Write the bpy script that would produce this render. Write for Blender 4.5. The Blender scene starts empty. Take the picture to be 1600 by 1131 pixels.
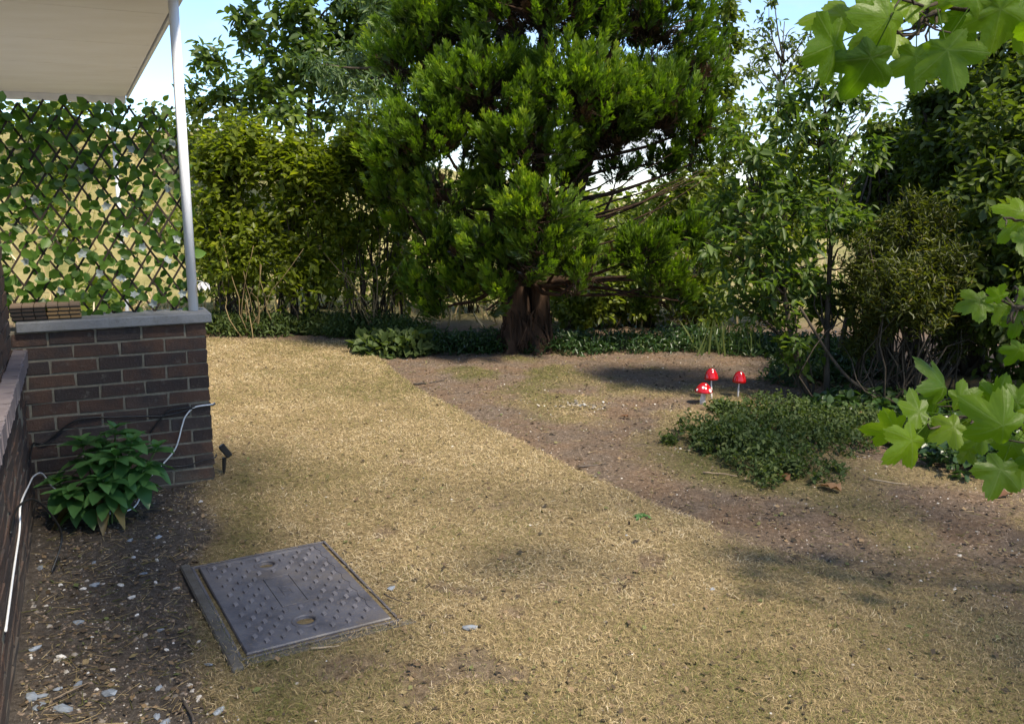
import bpy, bmesh, math
import numpy as np
from mathutils import Vector, Matrix, Euler

sc = bpy.context.scene
COL = sc.collection
R_ = math.radians

# ------------------------------------------------------------------ camera
CAM_H, PITCH, FPX = 1.6, R_(10.55), 1380.0
cam_d = bpy.data.cameras.new('camera')
cam = bpy.data.objects.new('camera', cam_d)
COL.objects.link(cam)
cam.location = (0, 0, CAM_H)
cam.rotation_euler = (math.pi/2 - PITCH, 0, 0)
cam_d.sensor_width = 36.0
cam_d.lens = 36.0*FPX/1600
cam_d.clip_end = 2000
cam_d.clip_start = 0.02
sc.camera = cam

# ------------------------------------------------------------------ sky, sun, exposure
SUN_AZ, SUN_EL = R_(136), R_(54)
world = bpy.data.worlds.new('World'); sc.world = world; world.use_nodes = True
wn = world.node_tree.nodes; wl = world.node_tree.links; wn.clear()
w_out = wn.new('ShaderNodeOutputWorld'); w_bg = wn.new('ShaderNodeBackground')
w_sky = wn.new('ShaderNodeTexSky'); w_sky.sky_type = 'NISHITA'; w_sky.sun_disc = False
w_sky.sun_elevation = SUN_EL; w_sky.sun_rotation = SUN_AZ
w_sky.air_density = 1.0; w_sky.dust_density = 0.0; w_sky.ozone_density = 4.0; w_sky.altitude = 1200
w_tc = wn.new('ShaderNodeTexCoord')
w_map = wn.new('ShaderNodeMapping'); w_map.inputs['Scale'].default_value = (1.0, 1.0, 2.6)
w_map.inputs['Location'].default_value = (1.35, 0.6, 0.45)
w_noi = wn.new('ShaderNodeTexNoise'); w_noi.inputs['Scale'].default_value = 2.3
w_noi.inputs['Detail'].default_value = 7; w_noi.inputs['Roughness'].default_value = 0.55
w_rmp = wn.new('ShaderNodeValToRGB')
w_rmp.color_ramp.elements[0].position = 0.49; w_rmp.color_ramp.elements[1].position = 0.72
w_mix = wn.new('ShaderNodeMix'); w_mix.data_type = 'RGBA'
w_mix.inputs[7].default_value = (3.3, 3.45, 3.7, 1)
wl.new(w_tc.outputs['Generated'], w_map.inputs['Vector']); wl.new(w_map.outputs[0], w_noi.inputs['Vector'])
wl.new(w_noi.outputs['Fac'], w_rmp.inputs['Fac']); wl.new(w_rmp.outputs['Color'], w_mix.inputs[0])
wl.new(w_sky.outputs['Color'], w_mix.inputs[6]); wl.new(w_mix.outputs[2], w_bg.inputs['Color'])
w_bg.inputs['Strength'].default_value = 0.12
wl.new(w_bg.outputs[0], w_out.inputs['Surface'])

sun_d = bpy.data.lights.new('sun', 'SUN'); sun = bpy.data.objects.new('sun', sun_d); COL.objects.link(sun)
sun_d.energy = 3.7; sun_d.angle = R_(8.0); sun_d.color = (1.0, 0.90, 0.73)
sdir = Vector((math.sin(SUN_AZ)*math.cos(SUN_EL), math.cos(SUN_AZ)*math.cos(SUN_EL), math.sin(SUN_EL)))
sun.rotation_euler = sdir.to_track_quat('Z', 'Y').to_euler()
sun.location = sdir*30
vs = sc.view_settings
vs.view_transform = 'Standard'; vs.look = 'None'; vs.gamma = 1.0; vs.use_curve_mapping = False
vs.exposure = 1.32
sc.cycles.max_bounces = 8; sc.cycles.transparent_max_bounces = 4

# ------------------------------------------------------------------ helpers
def at(x, y, Y):
    """point seen at 1600x1131 photo position (x, y) at forward distance Y"""
    u = (x-800)/FPX; v = (565.5-y)/FPX
    c = math.cos(PITCH)+v*math.sin(PITCH); d = -math.sin(PITCH)+v*math.cos(PITCH)
    t = Y/c
    return np.array((u*t, Y, CAM_H+d*t))

def tag(o, label=None, cat=None, group=None, kind=None):
    if label: o['label'] = label
    if cat: o['category'] = cat
    if group: o['group'] = group
    if kind: o['kind'] = kind
    return o

def empty(name, loc=(0, 0, 0), rz=0):
    o = bpy.data.objects.new(name, None); COL.objects.link(o)
    o.location = loc; o.rotation_euler = (0, 0, rz); o.empty_display_size = 0.1
    return o

def link(name, me, parent=None, loc=None, rot=None, scale=None):
    o = bpy.data.objects.new(name, me); COL.objects.link(o)
    if parent is not None: o.parent = parent
    if loc is not None: o.location = loc
    if rot is not None: o.rotation_euler = rot
    if scale is not None: o.scale = scale
    return o

def norm(a): return a/np.maximum(np.linalg.norm(a, axis=-1, keepdims=True), 1e-9)

# chunk = (V (n,3), loops flat, totals, tint (n,))
def mesh_from(name, chunks, mat, smooth=False):
    Vs, Ls, Ts, Ti = [], [], [], []; off = 0
    for V, L, T, t in chunks:
        Vs.append(V); Ls.append(L+off); Ts.append(T); Ti.append(t); off += len(V)
    V = np.concatenate(Vs).astype(np.float32); L = np.concatenate(Ls).astype(np.int32)
    T = np.concatenate(Ts).astype(np.int32); Ti = np.concatenate(Ti).astype(np.float32)
    me = bpy.data.meshes.new(name)
    me.vertices.add(len(V)); me.vertices.foreach_set('co', V.ravel())
    me.loops.add(len(L)); me.loops.foreach_set('vertex_index', L)
    me.polygons.add(len(T))
    st = np.zeros(len(T), np.int32); st[1:] = np.cumsum(T)[:-1]
    me.polygons.foreach_set('loop_start', st); me.polygons.foreach_set('loop_total', T)
    if smooth: me.polygons.foreach_set('use_smooth', np.ones(len(T), bool))
    a = me.attributes.new('tint', 'FLOAT', 'POINT'); a.data.foreach_set('value', Ti)
    me.update(calc_edges=True); me.validate()
    if mat: me.materials.append(mat)
    return me

def tmpl(V, F):
    return (np.array(V, float), np.array([i for f in F for i in f], int), np.array([len(f) for f in F], int))

def inst(t, pos, d, n, s, tint, wid=1.0):
    """copies of template t at pos, template Y along d, Z along n"""
    V, L, T = t; N = len(pos)
    d = norm(d); x = norm(np.cross(d, n)); z = np.cross(x, d)
    s = np.broadcast_to(np.asarray(s, float), (N,)); wid = np.broadcast_to(np.asarray(wid, float), (N,))
    P = (pos[:, None, :] + (V[None, :, 0, None]*x[:, None, :])*(s*wid)[:, None, None]
         + (V[None, :, 1, None]*d[:, None, :] + V[None, :, 2, None]*z[:, None, :])*s[:, None, None])
    k = len(V)
    LL = (L[None, :] + (np.arange(N)*k)[:, None]).ravel()
    return (P.reshape(-1, 3), LL, np.tile(T, N), np.repeat(np.asarray(tint, float), k))

def tube(pts, rad, seg=7, tint=0.5, wob=0.0, rng=None):
    pts = np.asarray(pts, float); n = len(pts)
    rad = np.broadcast_to(np.asarray(rad, float), (n,))
    tan = norm(np.gradient(pts, axis=0))
    ref = np.array([0.31, 0.17, 0.93]); 
    x = np.cross(tan, ref); bad = np.linalg.norm(x, axis=1) < 1e-3
    x[bad] = np.cross(tan[bad], [1, 0, 0]); x = norm(x); y = np.cross(tan, x)
    a = np.linspace(0, 2*np.pi, seg, endpoint=False)
    r = rad[:, None]*np.ones(seg)
    if wob and rng is not None:
        r = r*(1+wob*(rng.random(seg)[None, :]-.5)*1.2+wob*(rng.random((n, seg))-.5))
    V = pts[:, None, :] + r[:, :, None]*(np.cos(a)[None, :, None]*x[:, None, :]+np.sin(a)[None, :, None]*y[:, None, :])
    V = V.reshape(-1, 3)
    i, j = np.meshgrid(np.arange(n-1), np.arange(seg), indexing='ij'); j2 = (j+1) % seg
    F = np.stack([i*seg+j, i*seg+j2, (i+1)*seg+j2, (i+1)*seg+j], -1).reshape(-1, 4)
    V = np.concatenate([V, pts[:1], pts[-1:]]); b = n*seg
    c0 = np.stack([np.arange(seg), np.full(seg, b), (np.arange(seg)+1) % seg], -1)
    c1 = np.stack([(n-1)*seg+np.arange(seg), (n-1)*seg+(np.arange(seg)+1) % seg, np.full(seg, b+1)], -1)
    L = np.concatenate([F.ravel(), c0.ravel(), c1.ravel()])
    T = np.concatenate([np.full(len(F), 4), np.full(2*seg, 3)])
    return (V, L, T, np.full(len(V), tint, float))

def twigs(a, b, r, tint=0.3):
    """thin three-sided prisms from points a to points b"""
    t = tmpl([(1, 0, 0), (-.5, 0, .87), (-.5, 0, -.87), (.35, 1, 0), (-.18, 1, .3), (-.18, 1, -.3)],
             [(0, 1, 4, 3), (1, 2, 5, 4), (2, 0, 3, 5)])
    d = b-a; ln = np.linalg.norm(d, axis=1)
    V, L, T = t; N = len(a); dn = norm(d)
    ref = np.tile(np.array([[.3, .5, .81]]), (N, 1)); x = norm(np.cross(dn, ref)); z = np.cross(x, dn)
    r = np.broadcast_to(np.asarray(r, float), (N,))
    P = a[:, None, :] + V[None, :, 0, None]*x[:, None, :]*r[:, None, None] + V[None, :, 2, None]*z[:, None, :]*r[:, None, None] + V[None, :, 1, None]*d[:, None, :]
    LL = (L[None, :]+(np.arange(N)*6)[:, None]).ravel()
    return (P.reshape(-1, 3), LL, np.tile(T, N), np.full(N*6, tint, float))

def bend(p0, p1, k, rng, n=7, sag=0.0):
    t = np.linspace(0, 1, n)[:, None]
    p = np.asarray(p0)*(1-t)+np.asarray(p1)*t
    off = rng.normal(0, 1, 3)*k
    p = p + np.sin(np.pi*t)*off + rng.normal(0, k*.18, (n, 3))*np.sin(np.pi*t)
    p[:, 2] -= sag*np.sin(np.pi*t[:, 0])
    return p

def vnoise(x, y, seed=0, oct=4, f=1.0):
    """smooth value noise, about -1..1"""
    out = np.zeros_like(x, dtype=float); amp = 1.0; tot = 0
    for o in range(oct):
        X = x*f; Y = y*f; xi = np.floor(X).astype(int); yi = np.floor(Y).astype(int)
        fx = X-xi; fy = Y-yi; fx = fx*fx*(3-2*fx); fy = fy*fy*(3-2*fy)
        def h(i, j):
            n = (i*374761393+j*668265263+(seed+o*17)*974711) & 0x7fffffff
            n = ((n ^ (n >> 13))*1274126177) & 0x7fffffff
            return ((n ^ (n >> 16)) & 0xffff)/32767.5-1
        out += amp*((h(xi, yi)*(1-fx)+h(xi+1, yi)*fx)*(1-fy)+(h(xi, yi+1)*(1-fx)+h(xi+1, yi+1)*fx)*fy)
        tot += amp; amp *= .5; f *= 2.03
    return out/tot

def box(bm, c, s, M=None, bev=0.0):
    r = bmesh.ops.create_cube(bm, size=1.0)
    vs_ = r['verts']
    for v in vs_:
        v.co = Vector((v.co.x*s[0]+c[0], v.co.y*s[1]+c[1], v.co.z*s[2]+c[2]))
        if M is not None: v.co = M @ v.co
    if bev:
        es = list({e for v in vs_ for e in v.link_edges})
        bmesh.ops.bevel(bm, geom=es, offset=bev, segments=1, affect='EDGES')

def bm_mesh(name, bm, mat, smooth=False):
    me = bpy.data.meshes.new(name); bm.to_mesh(me); bm.free()
    if mat: me.materials.append(mat)
    if smooth:
        for p in me.polygons: p.use_smooth = True
    return me

def box_mesh(name, s, mat, bev=0.0, c=(0, 0, 0)):
    bm = bmesh.new(); box(bm, c, s, None, bev); return bm_mesh(name, bm, mat)

def lathe(name, prof, mat, seg=20, smooth=True):
    bm = bmesh.new(); rings = []
    for r, z in prof:
        rings.append([bm.verts.new((r*math.cos(2*math.pi*k/seg), r*math.sin(2*math.pi*k/seg), z)) for k in range(seg)] if r > 1e-6 else [bm.verts.new((0, 0, z))])
    for a, b in zip(rings, rings[1:]):
        for k in range(seg):
            k2 = (k+1) % seg
            if len(a) == 1 and len(b) == 1: continue
            if len(a) == 1: bm.faces.new((a[0], b[k2], b[k]))
            elif len(b) == 1: bm.faces.new((a[k], a[k2], b[0]))
            else: bm.faces.new((a[k], a[k2], b[k2], b[k]))
    bmesh.ops.recalc_face_normals(bm, faces=bm.faces)
    return bm_mesh(name, bm, mat, smooth)

# ------------------------------------------------------------------ materials
class NT:
    def __init__(s, name):
        s.m = bpy.data.materials.new(name); s.m.use_nodes = True
        s.n = s.m.node_tree.nodes; s.l = s.m.node_tree.links
        s.b = s.n['Principled BSDF']; s.out = s.n['Material Output']
    def new(s, t, **k):
        o = s.n.new(t)
        for a, v in k.items(): setattr(o, a, v)
        return o
    def noise(s, scale, detail=4, rough=.55, vec=None, coord='Object', stretch=None):
        n = s.new('ShaderNodeTexNoise'); n.inputs['Scale'].default_value = scale
        n.inputs['Detail'].default_value = detail; n.inputs['Roughness'].default_value = rough
        if vec is None:
            vec = s.new('ShaderNodeNewGeometry').outputs['Position'] if coord == 'World' else s.new('ShaderNodeTexCoord').outputs[coord]
        if stretch:
            mp = s.new('ShaderNodeMapping'); mp.inputs['Scale'].default_value = stretch
            s.l.new(vec, mp.inputs['Vector']); vec = mp.outputs[0]
        s.l.new(vec, n.inputs['Vector']); return n.outputs['Fac']
    def ramp(s, fac, stops):
        r = s.new('ShaderNodeValToRGB'); e = r.color_ramp.elements
        while len(e) < len(stops): e.new(.5)
        for i, (p, c) in enumerate(stops):
            e[i].position = p; e[i].color = (*c, 1) if len(c) == 3 else c
        s.l.new(fac, r.inputs['Fac']); return r.outputs['Color']
    def mix(s, fac, a, b, mode='MIX'):
        m = s.new('ShaderNodeMix', data_type='RGBA', blend_type=mode)
        for sock, v in ((m.inputs[0], fac), (m.inputs[6], a), (m.inputs[7], b)):
            if isinstance(v, (int, float)): sock.default_value = v
            elif isinstance(v, tuple): sock.default_value = (*v, 1)
            else: s.l.new(v, sock)
        return m.outputs[2]
    def math(s, op, a, b=0.0):
        m = s.new('ShaderNodeMath', operation=op)
        for sock, v in ((m.inputs[0], a), (m.inputs[1], b)):
            if isinstance(v, (int, float)): sock.default_value = v
            else: s.l.new(v, sock)
        return m.outputs[0]
    def attr(s, name):
        a = s.new('ShaderNodeAttribute'); a.attribute_name = name; return a.outputs['Fac']
    def rnd(s): return s.new('ShaderNodeObjectInfo').outputs['Random']
    def col(s, v):
        if isinstance(v, tuple): s.b.inputs['Base Color'].default_value = (*v, 1)
        else: s.l.new(v, s.b.inputs['Base Color'])
        return s
    def set(s, rough=None, spec=None, metal=None):
        if rough is not None:
            if isinstance(rough, (int, float)): s.b.inputs['Roughness'].default_value = rough
            else: s.l.new(rough, s.b.inputs['Roughness'])
        if spec is not None: s.b.inputs['Specular IOR Level'].default_value = spec
        if metal is not None: s.b.inputs['Metallic'].default_value = metal
        return s
    def bump(s, h, strength=.3, dist=.01):
        b = s.new('ShaderNodeBump'); b.inputs['Strength'].default_value = strength; b.inputs['Distance'].default_value = dist
        s.l.new(h, b.inputs['Height']); s.l.new(b.outputs[0], s.b.inputs['Normal']); return s

def leaf_mat(name, c0, c1, c2=None, trans=.35, tcol=None, rough=.45, spec=.4, use_rnd=False):
    """leaf colour runs c0 > c1 (> c2) by the leaf's own tint; some light passes through"""
    t = NT(name)
    f = t.rnd() if use_rnd else t.attr('tint')
    stops = [(0.0, c0), (.75 if c2 else 1.0, c1)] + ([(1.0, c2)] if c2 else [])
    col = t.ramp(f, stops)
    nz = t.noise(28, 2, coord='World'); col = t.mix(t.math('MULTIPLY', nz, .5), col, t.mix(1.0, col, (.55, .6, .5), 'MULTIPLY'))
    t.col(col).set(rough, spec)
    tr = t.new('ShaderNodeBsdfTranslucent')
    tc = t.mix(1.0, col, tcol or (2.0, 2.1, .7), 'MULTIPLY'); t.l.new(tc, tr.inputs['Color'])
    ms = t.new('ShaderNodeMixShader'); ms.inputs[0].default_value = trans
    t.l.new(t.b.outputs[0], ms.inputs[1]); t.l.new(tr.outputs[0], ms.inputs[2]); t.l.new(ms.outputs[0], t.out.inputs['Surface'])
    return t.m

def bark_mat(name, c0, c1, sc_=6, stretch=(1, 1, .15)):
    t = NT(name); n = t.noise(sc_, 6, .65, coord='World', stretch=stretch)
    t.col(t.ramp(n, [(.3, c0), (.7, c1)])).set(.9, .15).bump(n, .8, .02); return t.m

M = {}
t = NT('brick'); n1 = t.noise(9, 5, .6, coord='World'); n2 = t.noise(90, 4, .6, coord='World')
c = t.ramp(t.rnd(), [(0, (.040, .030, .027)), (.35, (.072, .042, .031)), (.7, (.095, .054, .037)), (1, (.058, .046, .042))])
c = t.mix(t.ramp(n1, [(.42, (0, 0, 0)), (.72, (1, 1, 1))]), c, (.035, .030, .030))
c = t.mix(t.ramp(n2, [(.62, (0, 0, 0)), (.78, (.7, .7, .7))]), c, (.15, .12, .10))
sp_ = t.new('ShaderNodeSeparateXYZ'); t.l.new(t.new('ShaderNodeNewGeometry').outputs['Position'], sp_.inputs[0])
n3 = t.noise(6, 5, .65, coord='World'); spl = t.math('MULTIPLY', t.ramp(t.math('ADD', t.math('MULTIPLY', sp_.outputs[2], 2.2), n3), [(.45, (1, 1, 1)), (.85, (0, 0, 0))]), .65)
c = t.mix(spl, c, (.105, .088, .068))
n4 = t.noise(22, 6, .7, coord='World'); c = t.mix(t.ramp(n4, [(.60, (0, 0, 0)), (.74, (.55, .55, .55))]), c, (.17, .155, .13))
t.col(c).set(.82, .3).bump(t.mix(.5, n2, n4), .8, .010); M['brick'] = t.m
t = NT('rowlock_brick_skylit'); n1 = t.noise(14, 5, .6, coord='World'); n2 = t.noise(120, 4, .6, coord='World')
c = t.ramp(t.rnd(), [(0, (.13, .11, .12)), (.5, (.19, .16, .165)), (1, (.25, .215, .21))])  # paler than the face bricks; sky reflection painted into this colour
t.col(t.mix(n1, c, (.12, .10, .11))).set(.7, .35).bump(n2, .5, .005); M['rowlock'] = t.m
t = NT('mortar'); n1 = t.noise(60, 6, .65, coord='World'); n2 = t.noise(5, 3, coord='World')
c = t.mix(n2, t.ramp(n1, [(.3, (.17, .15, .115)), (.7, (.33, .295, .235))]), (.14, .13, .10))
t.col(c).set(.95, .1).bump(n1, .6, .006); M['mortar'] = t.m
t = NT('concrete'); n1 = t.noise(4, 5, .6, coord='World'); n2 = t.noise(80, 5, .6, coord='World')
c = t.ramp(n1, [(.3, (.14, .14, .145)), (.6, (.225, .228, .235)), (.8, (.18, .185, .17))])
c = t.mix(t.ramp(n2, [(.5, (0, 0, 0)), (.75, (.6, .6, .6))]), c, (.13, .13, .12)); c = t.mix(t.ramp(t.noise(11, 6, .7, coord='World', stretch=(1, 1, .4)), [(.55, (0, 0, 0)), (.7, (.6, .6, .6))]), c, (.10, .098, .08))
t.col(c).set(.85, .25).bump(n2, .35, .005); M['concrete'] = t.m
t = NT('pale_bounce_slab'); n1 = t.noise(3, 5, .6, coord='World'); t.col(t.ramp(n1, [(.3, (.58, .55, .48)), (.7, (.70, .67, .60))])).set(.9, .2); M['bounce_slab'] = t.m  # very pale so the added floor slab throws light upward
t = NT('dirty_concrete'); n1 = t.noise(9, 6, .65, coord='World'); n2 = t.noise(70, 5, .65, coord='World'); t.col(t.mix(n2, t.ramp(n1, [(.35, (.075, .066, .056)), (.6, (.15, .145, .138))]), (.085, .075, .062))).set(.95, .1).bump(n2, .6, .008); M['dirty'] = t.m
t = NT('white_paint'); n1 = t.noise(6, 5, .6, coord='World', stretch=(1, 1, .2))
t.col(t.ramp(n1, [(.3, (.66, .68, .73)), (.7, (.78, .80, .84))])).set(.35, .45); M['white'] = t.m
t = NT('soffit_board'); n1 = t.noise(1.6, 6, .62, coord='World', stretch=(1, 2.2, 1)); n2 = t.noise(14, 5, .7, coord='World', stretch=(.2, 2.6, 1))
c = t.ramp(n1, [(.3, (.82, .80, .75)), (.7, (.89, .88, .85))])
c = t.mix(t.ramp(n2, [(.62, (0, 0, 0)), (.8, (.45, .45, .45))]), c, (.5, .45, .36))
t.col(c).set(.7, .25).bump(n2, .15, .004); M['soffit'] = t.m
t = NT('dark_wood'); n1 = t.noise(40, 4, coord='World'); t.col(t.ramp(n1, [(.3, (.018, .013, .010)), (.7, (.05, .036, .026))])).set(.75, .25).bump(n1, .4, .002); M['darkwood'] = t.m
def wood(name, a, b):
    t = NT(name); n1 = t.noise(60, 5, .6, coord='Object', stretch=(.12, 1, 1)); n2 = t.noise(7, 3, coord='World')
    t.col(t.mix(n2, t.ramp(n1, [(.3, a), (.7, b)]), a)).set(.7, .3).bump(n1, .4, .002); return t.m
M['deck_pale'] = wood('deck_pale', (.17, .105, .045), (.31, .20, .095))
M['deck_dark'] = wood('deck_dark', (.022, .017, .014), (.07, .045, .032))
M['deck_top'] = wood('deck_top', (.16, .11, .075), (.28, .20, .14))
t = NT('black_plastic'); t.col((.012, .012, .013)).set(.38, .45); M['black'] = t.m
t = NT('white_plastic'); t.col((.78, .78, .78)).set(.35, .45); M['wcable'] = t.m
t = NT('cast_cover'); n1 = t.noise(7, 5, .6, coord='World'); n2 = t.noise(110, 4, .6, coord='World')
c = t.ramp(n1, [(.36, (.055, .052, .060)), (.52, (.090, .086, .098)), (.68, (.118, .110, .116))])
c = t.mix(t.ramp(n2, [(.52, (0, 0, 0)), (.75, (.7, .7, .7))]), c, (.19, .15, .11))
n4 = t.noise(3.2, 6, .7, coord='World'); c = t.mix(t.ramp(n4, [(.52, (0, 0, 0)), (.66, (.6, .6, .6))]), c, (.13, .105, .08))
t.col(c).set(t.ramp(n1, [(.3, (.62,)*3), (.7, (.42,)*3)]), .5).bump(n2, .25, .003); M['cover'] = t.m
t = NT('dirt_in_cup'); n1 = t.noise(120, 4, coord='World'); t.col(t.ramp(n1, [(.3, (.05, .04, .025)), (.7, (.17, .14, .09))])).set(.95, .1); M['cupdirt'] = t.m
t = NT('red_gloss'); n1 = t.noise(20, 3, coord='Object'); t.col(t.ramp(n1, [(.3, (.30, .004, .007)), (.7, (.42, .007, .010))])).set(.12, .6); M['red'] = t.m
t = NT('white_gloss'); n1 = t.noise(40, 3, coord='Object'); t.col(t.ramp(n1, [(.3, (.62, .58, .55)), (.7, (.80, .78, .76))])).set(.3, .5); M['gloss_white'] = t.m
def stone(name, a, b, rough=.6):
    t = NT(name); n1 = t.noise(45, 5, .6, coord='World'); f = t.mix(.55, t.rnd(), n1)
    t.col(t.ramp(f, [(.25, a), (.75, b)])).set(rough, .4).bump(n1, .3, .003); return t.m
M['slate'] = stone('slate', (.13, .145, .165), (.27, .30, .34), .5)
M['shell'] = stone('pale_chip', (.34, .30, .26), (.72, .68, .62), .7)
M['twig'] = stone('dry_twig', (.16, .11, .07), (.36, .28, .19), .85)
M['darktwig'] = stone('dark_twig', (.03, .025, .02), (.09, .07, .055), .85)
M['deadleaf'] = leaf_mat('dead_leaf', (.14, .07, .04), (.30, .17, .09), trans=.15, tcol=(1.2, 1, .6), use_rnd=True)
t = NT('chips'); t.col(t.ramp(t.attr('tint'), [(0, (.10, .085, .07)), (.4, (.20, .17, .14)), (.7, (.36, .33, .29)), (.88, (.62, .58, .53)), (1, (.25, .27, .30))])).set(.8, .3); M['chips'] = t.m
t = NT('straw'); t.col(t.ramp(t.attr('tint'), [(0, (.085, .10, .022)), (.20, (.17, .165, .045)), (.36, (.29, .215, .105)), (.62, (.46, .345, .180)), (.86, (.58, .46, .275)), (1, (.68, .58, .41))])).set(.75, .25)
tr = t.new('ShaderNodeBsdfTranslucent'); t.l.new(t.b.inputs['Base Color'].links[0].from_socket, tr.inputs['Color'])
ms = t.new('ShaderNodeMixShader'); ms.inputs[0].default_value = .22
t.l.new(t.b.outputs[0], ms.inputs[1]); t.l.new(tr.outputs[0], ms.inputs[2]); t.l.new(ms.outputs[0], t.out.inputs['Surface']); M['straw'] = t.m
t = NT('ground'); n1 = t.noise(3.0, 6, .6, coord='World'); n2 = t.noise(38, 6, .7, coord='World'); n3 = t.noise(160, 4, .7, coord='World')
soil = t.ramp(n2, [(.3, (.085, .064, .048)), (.5, (.17, .127, .094)), (.72, (.27, .21, .16))])
soil = t.mix(t.ramp(n1, [(.4, (0, 0, 0)), (.62, (1, 1, 1))]), soil, t.mix(1.0, soil, (1.12, 1.0, .88), 'MULTIPLY'))
turf = t.ramp(n2, [(.3, (.16, .115, .058)), (.55, (.31, .235, .125)), (.75, (.43, .335, .195))])
moss = t.ramp(n2, [(.3, (.045, .05, .018)), (.7, (.13, .125, .045))])
far = t.ramp(t.noise(1.1, 8, .7, coord='World'), [(.3, (.10, .12, .035)), (.45, (.22, .20, .075)), (.6, (.33, .28, .13)), (.75, (.26, .20, .10))])
soil = t.mix(t.math('MULTIPLY', t.attr('yard'), .85), soil, t.ramp(n2, [(.3, (.045, .040, .036)), (.5, (.095, .083, .074)), (.72, (.17, .152, .138))])); c = t.mix(t.attr('lawn'), soil, turf); c = t.mix(t.attr('moss'), c, moss); c = t.mix(t.attr('far'), c, far)
t.col(t.mix(t.ramp(n3, [(.45, (0, 0, 0)), (.7, (.55, .55, .55))]), c, t.mix(1.0, c, (.45, .42, .40), 'MULTIPLY'))).set(.95, .12).bump(t.mix(.5, n2, n3), 1.0, .03); M['ground'] = t.m

M['bark_red'] = bark_mat('fibrous_bark', (.018, .012, .009), (.085, .050, .032), 16, (1, 1, .12))
M['bark'] = bark_mat('grey_bark', (.022, .018, .014), (.095, .075, .055), 18, (1, 1, .3))
M['cane'] = bark_mat('dry_cane', (.10, .07, .032), (.27, .20, .105), 20, (1, 1, .2))
M['cypress'] = leaf_mat('cypress_leaf', (.030, .056, .005), (.130, .210, .012), (.29, .350, .020), trans=.40, tcol=(1.7, 1.9, .6), rough=.5)
M['hedge_l'] = leaf_mat('hedge_leaf', (.072, .102, .010), (.160, .190, .017), (.25, .26, .026), trans=.52)
M['dark_leaf'] = leaf_mat('dark_hedge_leaf', (.038, .060, .011), (.088, .122, .018), (.13, .16, .025), trans=.42, rough=.5)
M['sapling'] = leaf_mat('glossy_leaf', (.040, .075, .014), (.090, .140, .024), (.16, .19, .030), trans=.44, rough=.52, spec=.35)
M['olive'] = leaf_mat('olive_leaf', (.040, .050, .009), (.085, .098, .015), (.14, .105, .024), trans=.40)
M['cover_leaf'] = leaf_mat('ground_cover_leaf', (.034, .056, .017), (.080, .112, .034), (.13, .15, .046), trans=.32, rough=.6, spec=.25)
M['ivy_ground'] = leaf_mat('ivy_leaf', (.014, .034, .010), (.040, .080, .022), (.10, .13, .05), trans=.25, rough=.35)
M['far_leaf'] = leaf_mat('sunlit_leaf', (.06, .090, .012), (.14, .175, .024), (.22, .24, .036), trans=.45)
M['oak'] = leaf_mat('tree_leaf', (.040, .070, .012), (.085, .13, .022), (.13, .17, .028), trans=.40)
M['cedar'] = leaf_mat('cedar_leaf', (.045, .080, .030), (.10, .15, .055), (.20, .23, .10), trans=.3)
M['maple'] = leaf_mat('maple_leaf', (.070, .135, .005), (.195, .285, .010), trans=.55, tcol=(1.9, 2.0, .45), rough=.42, use_rnd=True)
M['maple_shade_mass'] = leaf_mat('maple_shade_leaf', (.05, .11, .010), (.10, .18, .016), trans=.45, tcol=(1.9, 2.0, .45))
M['faux'] = leaf_mat('screen_leaf', (.038, .092, .012), (.135, .235, .040), trans=.48, tcol=(1.6, 1.8, .6), rough=.4, use_rnd=True)
M['plant'] = leaf_mat('plant_leaf', (.062, .155, .046), (.140, .285, .085), trans=.30, tcol=(1.5, 1.8, .6), rough=.35, spec=.5, use_rnd=True)
M['plant_dry'] = leaf_mat('withered_leaf', (.13, .085, .035), (.24, .18, .06), trans=.25, tcol=(1.3, 1.1, .6), use_rnd=True)
M['petal'] = leaf_mat('pale_petal', (.42, .46, .44), (.62, .66, .66), trans=.4, tcol=(1, 1, 1), use_rnd=True)
M['stem'] = bark_mat('green_stem', (.05, .09, .025), (.11, .16, .05))

# veins on the big maple leaves
t = NT('tmp'); bpy.data.materials.remove(t.m)
class _V(NT):
    def __init__(s, m): s.m = m; s.n = m.node_tree.nodes; s.l = m.node_tree.links; s.b = s.n['Principled BSDF']; s.out = s.n['Material Output']
t = _V(M['maple']); sx = t.new('ShaderNodeSeparateXYZ'); t.l.new(t.new('ShaderNodeTexCoord').outputs['Object'], sx.inputs[0])
yy_ = t.math('SUBTRACT', sx.outputs[1], .36); an_ = t.math('DIVIDE', t.math('ARCTAN2', sx.outputs[0], yy_), 1.12)
rr_ = t.math('SQRT', t.math('ADD', t.math('MULTIPLY', sx.outputs[0], sx.outputs[0]), t.math('MULTIPLY', yy_, yy_)))
dv_ = t.math('MULTIPLY', t.math('ABSOLUTE', t.math('SUBTRACT', an_, t.math('ROUND', an_))), rr_)
vein = t.math('LESS_THAN', dv_, .0075)
nz_ = t.noise(9, 5, .6); old = t.b.inputs['Base Color'].links[0].from_socket
c_ = t.mix(t.math('MULTIPLY', nz_, .55), old, t.mix(1.0, old, (.55, .65, .6), 'MULTIPLY')); c_ = t.mix(t.math('MULTIPLY', vein, .32), c_, (.22, .28, .09))
t.col(c_); t.bump(t.mix(.5, nz_, vein), .5, .012)

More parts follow.
